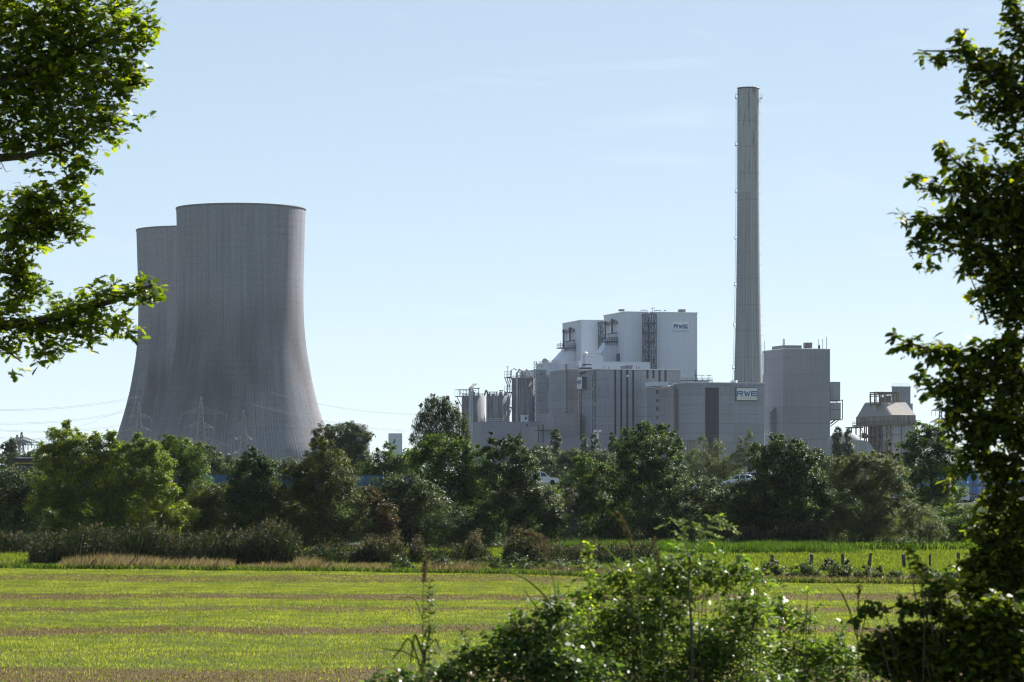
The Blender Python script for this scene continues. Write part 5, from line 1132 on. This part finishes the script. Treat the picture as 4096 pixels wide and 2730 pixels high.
# meadow
x,y=scatter(160000,225,326,px0=-50,px1=4150); kk=y>edgeY(x)+8+RG.normal(size=len(x)); x,y=x[kk],y[kk]; blades('meadow_grass','yellow-green meadow grass behind the fence posts','grass',x,y,RG.uniform(.12,.38,len(x)),RG.uniform(.06,.11,len(x)),'mead',.35,None,.08)
x,y=scatter(60000,300,318,px0=2150,px1=3420); kk=(RG.random(len(x))<sstep(2,9,x)*(1-sstep(28,36,x))*1.1); x,y=x[kk],y[kk]; blades('sedge','vivid green sedge band in front of the dark hedge','sedge',x,y,RG.uniform(.3,1.5,len(x))*(.75+.25*np.sin(x*.9+np.sin(y*.7)*2)*np.sin(x*.23+y*.3)),RG.uniform(.05,.10,len(x)),'sedge',.2)
x,y=scatter(14000,312,322,px0=3000,px1=4150); blades('weeds','dark weeds under the willows','weeds',x,y,RG.uniform(.4,1.0,len(x)),RG.uniform(.06,.12,len(x)),'mid',.3)
# reed bed: stems with leaves and plumes
def reeds(name,label,spots,mat='reed'):
    P=[];Q=[]
    V=[];A_=[];VP=[];AP=[]
    for px0,px1,y0,y1,n,h0,h1,pl in spots:
        x,y=scatter(n,y0,y1,1.0,px0,px1)
        uu_=(x-x.min())/(np.ptp(x)+1e-6)*2-1; wE=min(1,1.3/max(np.ptp(x),.1)); eg=np.clip((1-np.abs(uu_))/wE,0,1)**.45*.65+.35
        H=RG.uniform(h0,h1,n)*eg*(1+.10*np.sin(x*1.1)+.12*np.sin(x*.37+2)+.12*np.sin(x*2.9+y)+.10*np.sin(x*6.1+2*y)); wind=RG.normal(.12,.08,n)
        for k in range(5):
            f=RG.uniform(.15,.95,n); b=np.stack([x+wind*H*f*f,y,H*f],-1)
            T=np.stack([RG.normal(.5,.7,n),RG.normal(0,.7,n),RG.uniform(.3,1.3,n)],-1); N_=RG.normal(size=(n,3))+np.array((0,0,.4))
            t_=NARROW.copy(); t_[:,1]*=.55; t_[2,2]=-.22
            V.append(leaf_verts(b,N_,RG.uniform(.35,.75,n),t_,T)); A_.append(RG.random(n))
        # stems as slim quads
        b=np.stack([x,y,np.zeros(n)],-1); e=np.stack([x+wind*H,y,H],-1); m_=(b+e)/2; m_[:,0]-=wind*H*.2; a=RG.uniform(0,math.pi,n); w_=np.stack([np.cos(a)*.02,np.sin(a)*.02,0*a],-1)
        V.append(np.stack([b-w_,b+w_,e,m_-w_],1).reshape(-1,3)); A_.append(RG.random(n))
        k_=RG.random(n)<pl; e=e[k_]; m=len(e)
        if m:
            for j in range(7):
                g=RG.normal(size=(m,3))*np.array((.05,.05,.12)); 
                T=np.stack([RG.normal(.5,.35,m),RG.normal(0,.3,m),RG.normal(.4,.4,m)],-1); VP.append(leaf_verts(e+g,RG.normal(size=(m,3)),RG.uniform(.18,.34,m),LEAF4*np.array((1,.6,1)),T)); AP.append(RG.random(m))
    o=tag(link(name,poly_mesh(name,np.concatenate(V),4,np.concatenate(A_)),LM[mat]),label,'reeds',None,'stuff')
    if VP: link('plumes',poly_mesh('plumes',np.concatenate(VP),4,np.concatenate(AP)),LM['plume'],o)
reeds('reed_bed','tall dark reed bed with feathery tops at the left of the hedge foot',[(120,1180,261,273,5600,1.1,2.9,.05),(150,520,264,274,900,2.0,3.1,.05),(560,700,262,270,500,2.0,3.2,.1),(880,1130,262,270,900,2.3,3.4,.15),(-40,150,300,310,500,1.2,1.8,.1)])
reeds('reeds','scattered reed clumps with pale plumes in front of the dark hedge',[(1180,1500,262,272,420,.9,1.7,.1),(1430,1530,262,268,420,1.6,2.7,.25),(1540,1600,263,267,70,2.0,2.8,.8),(1500,1960,264,275,500,.8,1.6,.1),(1640,1690,263,267,80,1.8,2.7,.8),(1860,1910,264,268,80,2.0,2.8,.8),(2010,2130,262,268,380,1.3,2.6,.25),(2060,2400,262,274,900,.9,1.9,.2),(2380,2620,262,272,500,1.0,2.0,.15),(2950,3300,318,322,500,1.6,2.4,.3)])
# bramble patches, each a bush of its own
br=[(1600,2240,50,28,'leafy bramble bush right of the plumed reeds',257),(1780,2245,60,26,'leafy low bush in the verge right of the dark stalk',257),(1950,2250,60,28,'bramble bush in the middle of the dry verge',258),(2060,2240,60,32,'bramble bush below the reed clump in mid verge',258),(2200,2245,70,32,'bramble bush behind the arching brown plume',258),(2340,2250,60,30,'bramble bush behind the leafy tall herb',258),(2500,2262,70,30,'bramble bush at the left end of the fence',258),(2700,2250,60,25,'bramble bush under the second fence post',258),(2840,2255,70,30,'bramble bush under the perched bird',258),(2960,2258,50,34,'bramble bush swallowing the fourth fence post',258),(3080,2265,50,38,'bramble bush around the fifth fence post',257),(3190,2285,60,32,'bramble bush left of the large patch',256),(3290,2290,75,42,'large bramble patch between two upright posts',256),(3370,2285,40,40,'bramble shoots climbing the seventh fence post',257),(3480,2305,60,30,'bramble bush beneath the leaning post',255),(3515,2285,18,32,'upright bramble shoot right of the leaning post',255),(3600,2315,60,22,'low bramble under the stout free post',254),(3700,2312,60,26,'low dark bramble right of the stout free post',254),(3820,2322,70,24,'low weed clump near the last fence post',254)]
for px,py,rx,ry,lb,Y in br:
    Y=float(edgeY(WX(px,235)))+5.0; py=HZ+CAMZ*F/Y-ry*.85; rx*=1.15; ry*=1.35; ntree('bramble_bush',lb,px,Y,[(px,py,rx,ry),(px-rx*.6,py+ry*.5,rx*.6,ry*.7),(px+rx*.6,py+ry*.4,rx*.6,ry*.75),(px+RG.uniform(-.5,.5)*rx,py-ry*.6,rx*.35,ry*.55)],'bramd',cat='bush',group='bramble bushes in the verge',leaf=.14,K=520,trunk=False,clump=.3,depth=.6)

# ================================================================ foreground
def sprays(lobes,Y,K,leaf,tmpl,dirx,per=7,tw=.26,depth=.5,droop=-.1,maxd=.9):
    """twigs with leaves; lobes in photo pixels at distance Y. returns leaf verts, tones and twig polylines (world)"""
    s=Y/F; Cn=[];Tn=[];Nn=[];An=[];TW=[]
    for l in lobes:
        px,py,rx,ry=l[:4]; kk=l[4] if len(l)>4 else 1.0
        a=math.pi*rx*ry*s*s; nt=max(2,int(a*K*kk/per)); R=np.array((rx*s,min(max(rx*s*depth,.08),maxd),ry*s))
        c=W(px,py,Y); d=sph(nt)*(RG.random(nt)**.4)[:,None]*R
        b=c+d; dr=unit(d/R*.6+RG.normal(size=(nt,3))*.5+np.array((dirx,0,droop)))
        L=tw*RG.uniform(.6,1.2,nt)*min(1.0,max(.35,min(rx,ry)*s/(tw*.7)))
        st=b-dr*L[:,None]*.6; tone=RG.random(nt)*.45
        for k in range(per):
            f=(k+.6)/per; p=st+dr*(L*f)[:,None]+np.array((0,0,-1.0))*(L*f*f*.12)[:,None]
            side=unit(np.cross(dr,RG.normal(size=(nt,3))*.35+np.array((0,0,1.0))))*(1 if k%2 else -1)
            T=unit(dr*.6+side*(1.0 if k<per-1 else .2)+RG.normal(size=(nt,3))*.3+np.array((0,0,-.18)))
            Cn.append(p);Tn.append(T);Nn.append(RG.normal(size=(nt,3))*.45+np.array((0,-.05,.9)));An.append(np.clip(tone+RG.random(nt)*.6,0,1))
        for i in range(nt): TW.append((st[i],st[i]+dr[i]*L[i]*.5+np.array((0,0,-.03*L[i])),st[i]+dr[i]*L[i]+np.array((0,0,-.12*L[i]))))
    C_=np.concatenate(Cn); S=leaf*RG.uniform(.6,1.2,len(C_))
    return leaf_verts(C_,np.concatenate(Nn),S,tmpl,np.concatenate(Tn)),np.concatenate(An),TW
def twigmesh(TW,r,every=1):
    V=[]
    for a,b,c in TW[::every]:
        for p,q,r0,r1 in ((a,b,r,r*.7),(b,c,r*.7,r*.3)):
            d=unit(q-p); u=unit(np.cross(d,(0,0,1.0)) if abs(d[2])<.95 else np.array((1.,0,0))); w2=np.cross(d,u)
            tri=[u,-.5*u+.87*w2,-.5*u-.87*w2]
            for i in range(3): j=(i+1)%3; V+= [p+tri[i]*r0,p+tri[j]*r0,q+tri[j]*r1,q+tri[i]*r1]
    return np.array(V)
# ---- oak at the left
YO=32.0
oak=[(120,110,270,250,1.25),(400,90,220,160),(330,330,250,190,1.1),(100,400,200,190,1.2),(520,300,80,110,.8),(560,120,70,110,.6),(280,530,170,70),(60,560,120,60),(430,490,90,90,.8),(590,470,35,25,.5),(300,690,60,50,.8),(370,680,25,20),(240,740,60,50),(190,830,130,75,1.3),(120,770,90,50),(250,870,80,60,1.2),(100,950,110,60,1.3),(330,650,50,35),(200,620,90,40,1.1),(60,1100,90,60,1.2),(70,860,110,80),(300,800,45,40,.8),(295,930,55,45),(160,930,80,60),(330,950,25,25,.6),(50,1040,80,60),(90,1150,90,100),(40,1280,90,110),(150,1330,80,80),(250,1250,110,85),(380,1200,110,80,.9),(480,1170,80,60,.8),(560,1160,55,50,.8),(330,1320,110,65),(450,1290,80,55,.8),(160,1425,60,38),(30,1390,60,40),(50,1475,38,22,.6),(605,1110,25,18,.6),(625,1150,22,15,.5),(600,1200,40,30,.7),(540,1330,45,40,.7),(250,1400,50,35),
     (-150,100,200,300,.8),(-180,500,200,300,.7),(-160,900,180,260,.7),(-150,1300,160,220,.7),(130,690,25,15,.5)]
V,At,TW=sprays(oak,YO,1350,.110,OAK,.45,depth=.8)
oo=empty('oak_tree',(WX(-1050,YO),YO,0),'leafy oak branches hanging in from the left frame edge','tree'); xo=oo.location.x
off=np.array((xo,YO,0)); link('crown',poly_mesh('crown',V-off,len(OAK),At),LM['oak'],oo)
link('twig',poly_mesh('twig',twigmesh(TW,.0028)-off,4),BARK,oo)
m=MB(); g0=float(ground_h(xo,YO)); m.tube([(0,0,g0-.3),(.1,.05,g0+2.5),(.05,-.1,8),(-.1,0,11.5),(.1,.1,14)],[.34,.3,.26,.2,.1],10)
def px3(px,py,dy=0): return tuple(W(px,py,YO+dy)-off)
for pts,r in (([px3(-1040,1500),px3(-600,1420,.2),px3(-150,1320,.1),px3(130,1290),px3(330,1240),px3(500,1190),px3(610,1140)],.09),
              ([px3(-1040,900),px3(-500,760,.1),px3(0,632),px3(110,625),px3(230,585),px3(360,555)],.075),([px3(230,585),px3(330,640),px3(370,690)],.02),
              ([px3(-1040,700),px3(-500,450,-.2),px3(0,330,-.1),px3(250,210),px3(450,140),px3(560,60)],.08),([px3(-500,450),px3(-100,180),px3(150,60),px3(300,-40)],.06),
              ([px3(-1040,1250),px3(-400,1060,.2),px3(0,960),px3(160,905),px3(330,940)],.06),([px3(0,960),px3(80,880),px3(220,760)],.03),([px3(-150,1320),px3(20,1400),px3(90,1450)],.03),([px3(130,1290),px3(200,1350),px3(300,1360)],.02),([px3(250,210),px3(400,300),px3(540,310)],.03),([px3(0,640),px3(25,690),px3(50,680)],.006)):
    n_=len(pts); m.tube(pts,[r*(1-.82*i/(n_-1)) for i in range(n_)],6)
m.build('trunk',BARK,oo)
# ---- hornbeam at the right
YH=20.0
horn=[(4040,60,36,110),(4085,150,55,100),(3700,212,38,16,.8),(3775,222,42,26,.9),(3860,205,60,50),(3835,150,26,32,.8),(3930,260,75,75),(4000,300,90,90,1.3),(3862,380,32,34),(3885,450,18,34),(3960,430,55,75),(4050,430,70,100,1.4),(4020,550,50,50),(4080,640,38,80,1.3),
 (3782,580,34,26),(3785,640,42,44),(3705,722,42,28),(3655,720,14,14,.7),(3740,765,52,36),(3850,655,52,44),(3900,610,22,34),(3860,745,85,75,1.2),(3950,700,80,75,1.2),(4040,760,80,90,1.5),(3625,880,34,16,.8),(3700,880,55,42),(3688,970,36,52),(3770,940,66,72,1.2),(3860,880,90,85,1.4),(3690,1060,16,34,.8),(3735,1070,16,26,.8),(3960,880,100,110,1.6),(4060,900,80,120,1.7),(3880,1000,60,60,1.2),(3862,1090,18,52,.9),(3960,1050,75,75,1.4),(4050,1080,80,120,1.7),(3930,1180,42,48),(3948,1240,30,36),(4020,1220,70,75,1.3),(4080,1250,60,80,1.5),
 (3580,1345,24,16,.7),(3615,1390,42,26,.8),(3700,1412,50,28),(3780,1435,60,36),(3860,1410,50,30),(3905,1370,40,22,.8),(3940,1425,70,50,1.2),(4030,1400,80,80,1.5),(3840,1480,60,48,1.2),(3930,1520,85,75,1.5),(4040,1530,80,90,1.7),
 (3760,1560,56,48,1.2),(3690,1500,40,26,.8),(3830,1550,50,50,1.1),(3840,1650,60,44,1.1),(3790,1750,26,40,.8),(3930,1750,50,50,1.2),(3990,1850,50,60,1.3),(3975,1990,44,40,1.1),(3950,2090,50,40,1.1),(3890,2060,24,40,.8),(3960,2250,80,60,1.5),(3870,2250,40,30,.9),(3900,2380,60,50,1.3),(3780,2300,30,24,.7),(3650,1370,50,30,1.1),(3750,1400,60,36,1.2),(3820,1430,60,40,1.1),(3980,1150,50,60,1.2),(3640,870,46,26,1.1),(3760,240,50,26,1.0),(4380,200,190,260,.45),(4450,700,230,320,.45),(4420,1250,230,320,.45),(4460,1800,230,320,.45),(4420,2300,220,280,.4),(4650,1000,150,400,.4),(4650,1700,150,400,.4),(4420,-250,230,260,.4),(4400,2750,150,200,.35),(3720,1545,24,30),(3850,1600,75,60,1.4),(3805,1680,34,50),(3900,1700,75,75,1.4),(4000,1680,90,100,1.7),(4070,1740,60,100,1.8),(3900,1800,60,60,1.3),(3868,1860,38,50),(3805,1900,14,34,.8),(3800,1970,22,48,.9),(3960,1870,55,60,1.4),(4040,1930,70,100,1.7),
 (3975,2020,40,36,1.1),(4060,2080,60,90,1.7),(3860,2110,34,26,.9),(3925,2140,55,52,1.2),(4000,2180,85,75,1.6),(3905,2250,60,50,1.3),(3860,2330,28,40,1.0),(3980,2330,100,90,1.4),(4065,2300,60,120,1.8),
 (4160,300,80,400,.9),(4170,1000,90,500,.9),(4170,1700,90,500,.9),(4170,2300,90,400,.9)]
V,At,TW=sprays(horn,YH,3300,.074,OVAL,-.35,per=6,tw=.19,depth=.9,droop=-.45,maxd=.35)
ho=empty('hornbeam_tree',(WX(4420,YH),YH,0),'dark hornbeam with hanging seed clusters covering the right frame edge','tree'); xh=ho.location.x; off=np.array((xh,YH,0))
link('crown',poly_mesh('crown',V-off,len(OVAL),At),LM['horn'],ho)
link('twig',poly_mesh('twig',twigmesh(TW,.002)-off,4),BARK,ho)
# seed clusters: strings of small bracts hanging from the twigs
C=[];T_=[]
pick=[t for t in TW if RG.random()<.20]
for a,b,c in pick:
    L=RG.uniform(.05,.11)
    for k in range(9):
        f=k/9; C.append(c+np.array((RG.normal()*.004,RG.normal()*.004,-L*f))); al=RG.uniform(0,6.28); T_.append((math.cos(al)*.8,math.sin(al)*.8,-.7))
C=np.array(C); V=leaf_verts(C,RG.normal(size=(len(C),3)),RG.uniform(.018,.032,len(C)),LEAF4,np.array(T_)); link('seed_clusters',poly_mesh('seed_clusters',V-off,4,RG.random(len(C))),LM['fruit'],ho)
m=MB(); g0=float(ground_h(xh,YH))
def ph(px,py,dy=0): return tuple(W(px,py,YH+dy)-off)
m.tube([(0,0,g0-.3),(-.05,0,g0+1.5),(.05,.05,8),(0,0,10.5),(.1,0,12.5)],[.2,.17,.14,.1,.04],10)
for pts,r in (([ph(4420,700),ph(4150,420),ph(4000,290),ph(3850,205),ph(3690,205)],.03),([ph(4420,1200),ph(4150,980),ph(3950,880),ph(3780,870),ph(3620,880)],.035),([ph(4150,980),ph(3950,780),ph(3850,680),ph(3780,600)],.02),([ph(4420,1700),ph(4150,1520),ph(3930,1440),ph(3740,1410),ph(3580,1350)],.03),([ph(4150,1520),ph(3980,1600),ph(3850,1620),ph(3790,1740)],.02),([ph(4420,2200),ph(4200,2150),ph(4000,2150),ph(3880,2200)],.028),([ph(4420,2300),ph(4150,2320),ph(3960,2330),ph(3860,2380)],.024),([ph(4420,400),ph(4200,200),ph(4060,100),ph(4030,-60)],.025),([ph(4200,1900),ph(4000,1820),ph(3880,1840),ph(3800,1960)],.018),([ph(3950,1300),ph(3920,1200),ph(3860,1060)],.012),([ph(4150,1250),ph(3950,1250),ph(3940,1160)],.014)):
    n_=len(pts); m.tube(pts,[r*(1-.85*i/(n_-1)) for i in range(n_)],6)
m.build('trunk',BARK,ho)

# ---- shrubs in front
def shrub(name,label,Y,lobes,K,leaf,tmpl,mat,base,dirx=0,per=8,tw=.22,depth=.5,droop=.35,maxd=.5,group='shrubs on the near bank'):
    V,At,TW=sprays(lobes,Y,K,leaf,tmpl,dirx,per,tw,depth,droop,maxd)
    x0=WX(base,Y); g0=float(ground_h(x0,Y)); o=empty(name,(x0,Y,g0),label,'shrub',group); off=np.array((x0,Y,g0))
    link('foliage',poly_mesh('foliage',V-off,len(tmpl),At),LM[mat],o)
    m=MB()
    for l in lobes:
        for _ in range(2):
            e=W(l[0]+RG.uniform(-.5,.5)*l[2],l[1]-RG.uniform(0,.7)*l[3],Y)-off+np.array((0,RG.normal()*.1,0)); b_=np.array((RG.normal()*.12+e[0]*.35,RG.normal()*.12,-.05))
            m.tube([b_,b_*.5+e*.5+np.array((RG.normal()*.04,RG.normal()*.04,.05)),e],[.008,.005,.0015],5,False)
    m.build('stem',BARK,o); mm=link('twig',poly_mesh('twig',twigmesh(TW,.0016)-off,4),BARK,o); return o
shrub('willow_shrub','dense glossy shrub in the bottom centre, its shoots reaching the field edge',19.5,[(2300,2400,60,70,.7),(2380,2360,80,90,.8),(2470,2310,70,70,.8),(2560,2330,110,90,1),(2640,2250,60,60,.7),(2740,2250,90,70,.9),(2840,2265,70,70,.9),(2900,2290,80,80,1.1),(2960,2260,30,60,.6),(3030,2330,50,80,.8),(2720,2340,170,90,1.2),(2400,2480,150,90,1.1),(2580,2460,200,110,1.2),(2980,2440,120,100,1.1),(2620,2590,360,120,1.3),(2900,2580,220,120,1.3),(2300,2600,200,110,1.2),(2500,2710,400,90,1.3),(2900,2720,300,90,1.2),(2780,2900,500,150,.6),(2780,3150,450,150,.4)],5400,.053,OVAL*np.array((1,.62,1)),'bush',2750,droop=.6,tw=.26)
shrub('bramble_shrub','low bramble spreading from the bottom edge left of the dense shrub',18.5,[(2150,2500,140,80,1),(2230,2420,90,70,.8),(2040,2560,110,60,.9),(2100,2620,220,90,1.2),(1920,2620,120,60,.9),(1850,2690,190,60,1.1),(1680,2705,160,45,.9),(2250,2690,250,100,1.3),(1500,2735,160,28,.7),(2000,2850,450,130,.6),(2000,3100,400,130,.4)],5600,.048,OVAL,'bush2',2050,droop=.35)
shrub('elder_shrub','thin sunlit shrub right of the dense one, field showing through',20.5,[(3100,2400,60,70,.7),(3160,2470,80,80,.8),(3250,2450,40,60,.5),(3120,2580,130,90,1),(3280,2590,110,90,.9),(3360,2560,60,60,.6),(3200,2690,230,90,1.1),(3400,2670,130,80,1),(3230,2350,25,30,.4),(3200,2880,300,130,.6)],3900,.058,OVAL*np.array((1,.7,1)),'bush',3200,droop=.6)
shrub('shade_shrub','dark shaded shrub in the bottom right corner under the hornbeam',18.0,[(3450,2445,55,20,.8),(3530,2425,50,24,.9),(3620,2430,60,36,1),(3710,2420,60,48,1),(3800,2460,80,60,1.2),(3680,2530,110,60,1.2),(3900,2520,130,90,1.5),(4020,2480,100,100,1.6),(3850,2640,200,100,1.9),(3560,2590,120,70,1.5),(3700,2620,170,90,1.7),(4000,2560,120,150,2),(4050,2660,130,120,1.7),(3600,2650,150,90,1.3),(3480,2560,40,40,.6),(3420,2480,20,20,.5),(3690,2310,16,24,.6),(3700,2370,36,30,.8),(3760,2360,40,34,.9),(3640,2215,14,10,.6),(3670,2240,20,20,.5),(3690,2280,12,20,.5),(3800,2330,40,40,.9),(3830,2880,350,140,.7),(3830,3150,300,140,.5)],5600,.062,OVAL,'horn',3850,dirx=-.2,tw=.2)
# compound-leaved sapling
YR=19.0
def rachis(mbL,p,d,L,nl,sz,Cs,Ts,Ns):
    d=np.array(d,float)/np.linalg.norm(d); sd=np.cross(d,(0,1.0,0)); sd/=np.linalg.norm(sd)
    pts=[]
    for k in range(nl+1):
        f=k/nl; q=p+d*L*f+np.array((0,0,-L*.25*f*f)); pts.append(q)
        if k==0: continue
        for s in (-1,1):
            Cs.append(q); Ts.append(d*.35+np.array((0,s*.8,0))+sd*s*.45); Ns.append((RG.normal()*.25,RG.normal()*.25-.3,1))
    Cs.append(pts[-1]); Ts.append(d); Ns.append((0,-.2,1)); mbL.tube(pts,.0012,4,False)
x0=WX(2750,YR); g0=float(ground_h(x0,YR)); off=np.array((x0,YR,g0)); o=empty('robinia_sapling',tuple(off),'young sapling with feathered compound leaves standing above the dense shrub','sapling','shrubs on the near bank')
m=MB(); st_=[W(2760,3300,YR),W(2770,2600,YR),W(2755,2350,YR),W(2760,2230,YR),W(2790,2140,YR),W(2850,2080,YR)]; m.tube([p-off for p in st_],[.011,.009,.006,.0045,.003,.001],6)
st2=[W(2760,2250,YR),W(2740,2170,YR),W(2715,2110,YR),W(2690,2085,YR)]; m.tube([p-off for p in st2],[.004,.003,.002,.001],5)
Cs=[];Ts=[];Ns=[]
for (a,b_,c,d_) in ((2690,2090,2640,2108),(2710,2105,2735,2078),(2715,2110,2690,2072),(2725,2130,2745,2105),(2735,2160,2700,2120),(2738,2180,2742,2130),(2745,2200,2700,2155),(2755,2220,2725,2160),(2775,2170,2840,2150),(2785,2150,2830,2125),(2790,2140,2780,2090),(2800,2130,2870,2140),(2820,2110,2880,2110),(2835,2095,2890,2075),(2850,2080,2880,2062),(2850,2080,2830,2066),(2800,2125,2790,2095),(2860,2100,2940,2118),(2860,2090,2930,2095),(2765,2230,2720,2185),(2770,2220,2810,2160),(2755,2300,2700,2240),(2757,2320,2830,2260)):
    P=W(a,b_,YR)-off; Q=W(c,d_,YR)-off; D=Q-P+np.array((0,RG.normal()*.03,.012)); rachis(m,P,D,np.linalg.norm(D)*1.05,5,.03,Cs,Ts,Ns)
m.build('stem',BARK,o); Cs=np.array(Cs); link('foliage',poly_mesh('foliage',leaf_verts(Cs,np.array(Ns),RG.uniform(.030,.046,len(Cs)),OVAL*np.array((1,.8,1)),np.array(Ts)),6,RG.random(len(Cs))),LM['rob'],o)
# tall herb
def herb(label,px,pyt,pyb,Y,nl,sz,mat,wid=30,lean=0):
    x0=WX(px,Y); g0=float(ground_h(x0,Y)); off=np.array((x0,Y,g0)); o=empty('tall_herb',tuple(off),label,'herb','shrubs on the near bank'); pyg=HZ+(CAMZ-g0)*F/Y
    t_=np.linspace(0,1,10); line=[W(px+lean*(1-q)*1.0-lean*0+3*math.sin(q*9),pyg+(pyt-pyg)*q,Y)-off for q in t_]
    m=MB(); m.tube(line,[.006*(1-.8*q) for q in t_],5)
    C=[];T2=[];N2=[]
    for i in range(nl):
        q=1-RG.random()**1.0*((pyb-pyt)/(pyg-pyt)); P=W(px+3*math.sin(q*9),pyg+(pyt-pyg)*q,Y)-off; al=RG.uniform(0,6.28); ln=(1.15-.75*max(0,(q-.5)*2))
        d=np.array((math.cos(al),math.sin(al)*.8,RG.uniform(-.1,.6))); 
        for k in range(3): C.append(P+d*wid*Y/F*RG.uniform(.1,1)*ln); T2.append(d+RG.normal(size=3)*.4); N2.append((RG.normal()*.4,RG.normal()*.4,1))
        m.tube([P,P+d*wid*Y/F*ln],.0012,3,False)
    m.build('stem',BARK,o); C=np.array(C); link('foliage',poly_mesh('foliage',leaf_verts(C,np.array(N2),sz*RG.uniform(.6,1.2,len(C)),OVAL,np.array(T2)),6,RG.random(len(C))),LM[mat],o)
herb('tall leafy herb rising left of the dense shrub, beside the grass blades',2352,2165,2600,19,150,.032,'rob',38)
herb('short leafy shoot standing left of the dense shrub',1715,2310,2730,18,90,.032,'bush2',42)
herb('thin shoot between the low bramble and the dark stalk',1860,2500,2730,18.5,40,.03,'bush2',36)
herb('upright leafy shoot above the thin sunlit shrub',3050,2330,2600,20,60,.034,'rob',40)
# reeds close by: stem, long blades and a brown plume
def reed(label,Y,stem,plume,bl,pw=.022,dens=240):
    x0=WX(stem[0][0],Y); g0=float(ground_h(x0,Y)); off=np.array((x0,Y,g0)); o=empty('reed_stalk',tuple(off),label,'reed','single reeds on the near bank')
    P=[W(a,b_,Y)-off for a,b_ in stem]; MB().tube(P,[.004]*(len(P)-1)+[.0018],6).build('stem',simple('reed_stem',(.16,.17,.06),.6),o)
    if plume:
        pp=[W(a,b_,Y)-off for a,b_ in plume]; C=[];T2=[]
        for i in range(dens):
            f=RG.random(); k=f*(len(pp)-1); j=min(int(k),len(pp)-2); q=pp[j]+(pp[j+1]-pp[j])*(k-j); dd=unit(pp[j+1]-pp[j]); wv=math.sin(math.pi*min(1,f*.9+.1))*pw
            C.append(q+RG.normal(size=3)*np.array((wv,wv,wv))*.45); T2.append(dd*1.2+RG.normal(size=3)*.45+np.array((0,0,-.2)))
        C=np.array(C); link('plume',poly_mesh('plume',leaf_verts(C,RG.normal(size=(len(C),3)),RG.uniform(.018,.04,len(C)),LEAF4*np.array((1,.45,1)),np.array(T2)),4,RG.random(len(C))),LM['plume'],o); MB().tube(pp,[.002]*(len(pp)-1)+[.0008],4).build('plume_axis',BARK,o)
    for pts in bl:
        pts,wd=pts[:-1],pts[-1]; Q=[W(a,b_,Y)-off for a,b_ in pts]; n_=17; V=[]; 
        tt=np.linspace(0,len(Q)-1,n_); C=[]
        for t in tt:
            j=min(int(t),len(Q)-2); f=t-j; a=Q[max(j-1,0)];b_=Q[j];c=Q[j+1];d=Q[min(j+2,len(Q)-1)]
            C.append(.5*((2*b_)+(-a+c)*f+(2*a-5*b_+4*c-d)*f*f+(-a+3*b_-3*c+d)*f**3))
        C=np.array(C); tw_=RG.uniform(-.6,.6); v=[];f_=[]
        for i,q in enumerate(C):
            d=unit(C[min(i+1,n_-1)]-C[max(i-1,0)]); nrm=unit(np.cross(d,(0,1,0))); sd=unit(nrm*math.cos(tw_+i*.05)+np.array((0,1.,0))*math.sin(tw_+i*.05)); ww=wd*math.sin(math.pi*min(1,.12+i/(n_-1)*.88))**.6*.5+.0004
            v+=[q-sd*ww,q+np.array((0,0,-.15*ww)),q+sd*ww]
        for i in range(n_-1): f_+=[(3*i,3*i+1,3*i+4,3*i+3),(3*i+1,3*i+2,3*i+5,3*i+4)]
        bm=MB().add(v,f_,True); ob=bm.build('blade',LM['blade'],o); a_=ob.data.attributes.new('rnd','FLOAT','FACE'); a_.data.foreach_set('value',[RG.uniform(.1,.9)]*len(ob.data.polygons))
reed('reed stalk with a drooping dark brown plume arching over the verge',18.5,[(2330,3200),(2280,2700),(2225,2400),(2200,2250)],[(2200,2250),(2188,2205),(2165,2165),(2130,2138),(2090,2130)],[[(2260,2600),(2200,2420),(2120,2330),(2040,2290),.012],[(2250,2560),(2180,2470),(2130,2410),(2090,2350),.012]],.030,300)
reed('reed stalk with a narrow plume and long blades above the verge, left of the sapling',18.5,[(2600,3200),(2575,2700),(2550,2400),(2530,2200)],[(2530,2200),(2520,2150),(2495,2100),(2468,2055)],[[(2548,2380),(2545,2260),(2500,2120),(2425,2030),.009],[(2550,2420),(2480,2260),(2420,2190),(2370,2140),.010],[(2560,2480),(2440,2370),(2380,2320),(2330,2290),.011],[(2552,2440),(2550,2350),(2560,2300),(2548,2250),.009],[(2540,2480),(2620,2330),(2680,2310),(2560,2330),.008]],.018,220)
reed('reed stalk with a thin straight brown plume left of the sapling',18.8,[(2680,3200),(2660,2700),(2650,2500),(2642,2290)],[(2642,2290),(2635,2240),(2622,2195),(2614,2160)],[],.009,130)
reed('reed stalk with stiff brown plume standing alone before the green field',18.0,[(1690,3400),(1692,2900),(1690,2600),(1693,2335)],[(1693,2335),(1696,2310),(1698,2280),(1702,2245)],[[(1690,2700),(1640,2560),(1600,2600),(1560,2650),.014],[(1690,2620),(1660,2540),(1650,2600),(1640,2660),.016],[(1690,2620),(1740,2560),(1760,2600),(1800,2660),.014],[(1690,2480),(1660,2400),(1620,2390),(1590,2400),.008],[(1690,2720),(1700,2600),(1690,2660),(1650,2730),.018],[(1690,2560),(1720,2500),(1712,2560),(1700,2620),.013],[(1690,2650),(1620,2610),(1560,2600),(1500,2590),.010]],.008,150)
reed('green reed blade shoot without plume before the right part of the field',19.0,[(3440,3200),(3435,2700),(3430,2520),(3432,2460)],[(3432,2460),(3434,2400),(3436,2340)],[[(3430,2560),(3400,2450),(3370,2380),(3345,2350),.010],[(3432,2600),(3460,2480),(3470,2440),(3478,2400),.008]],.007,90)
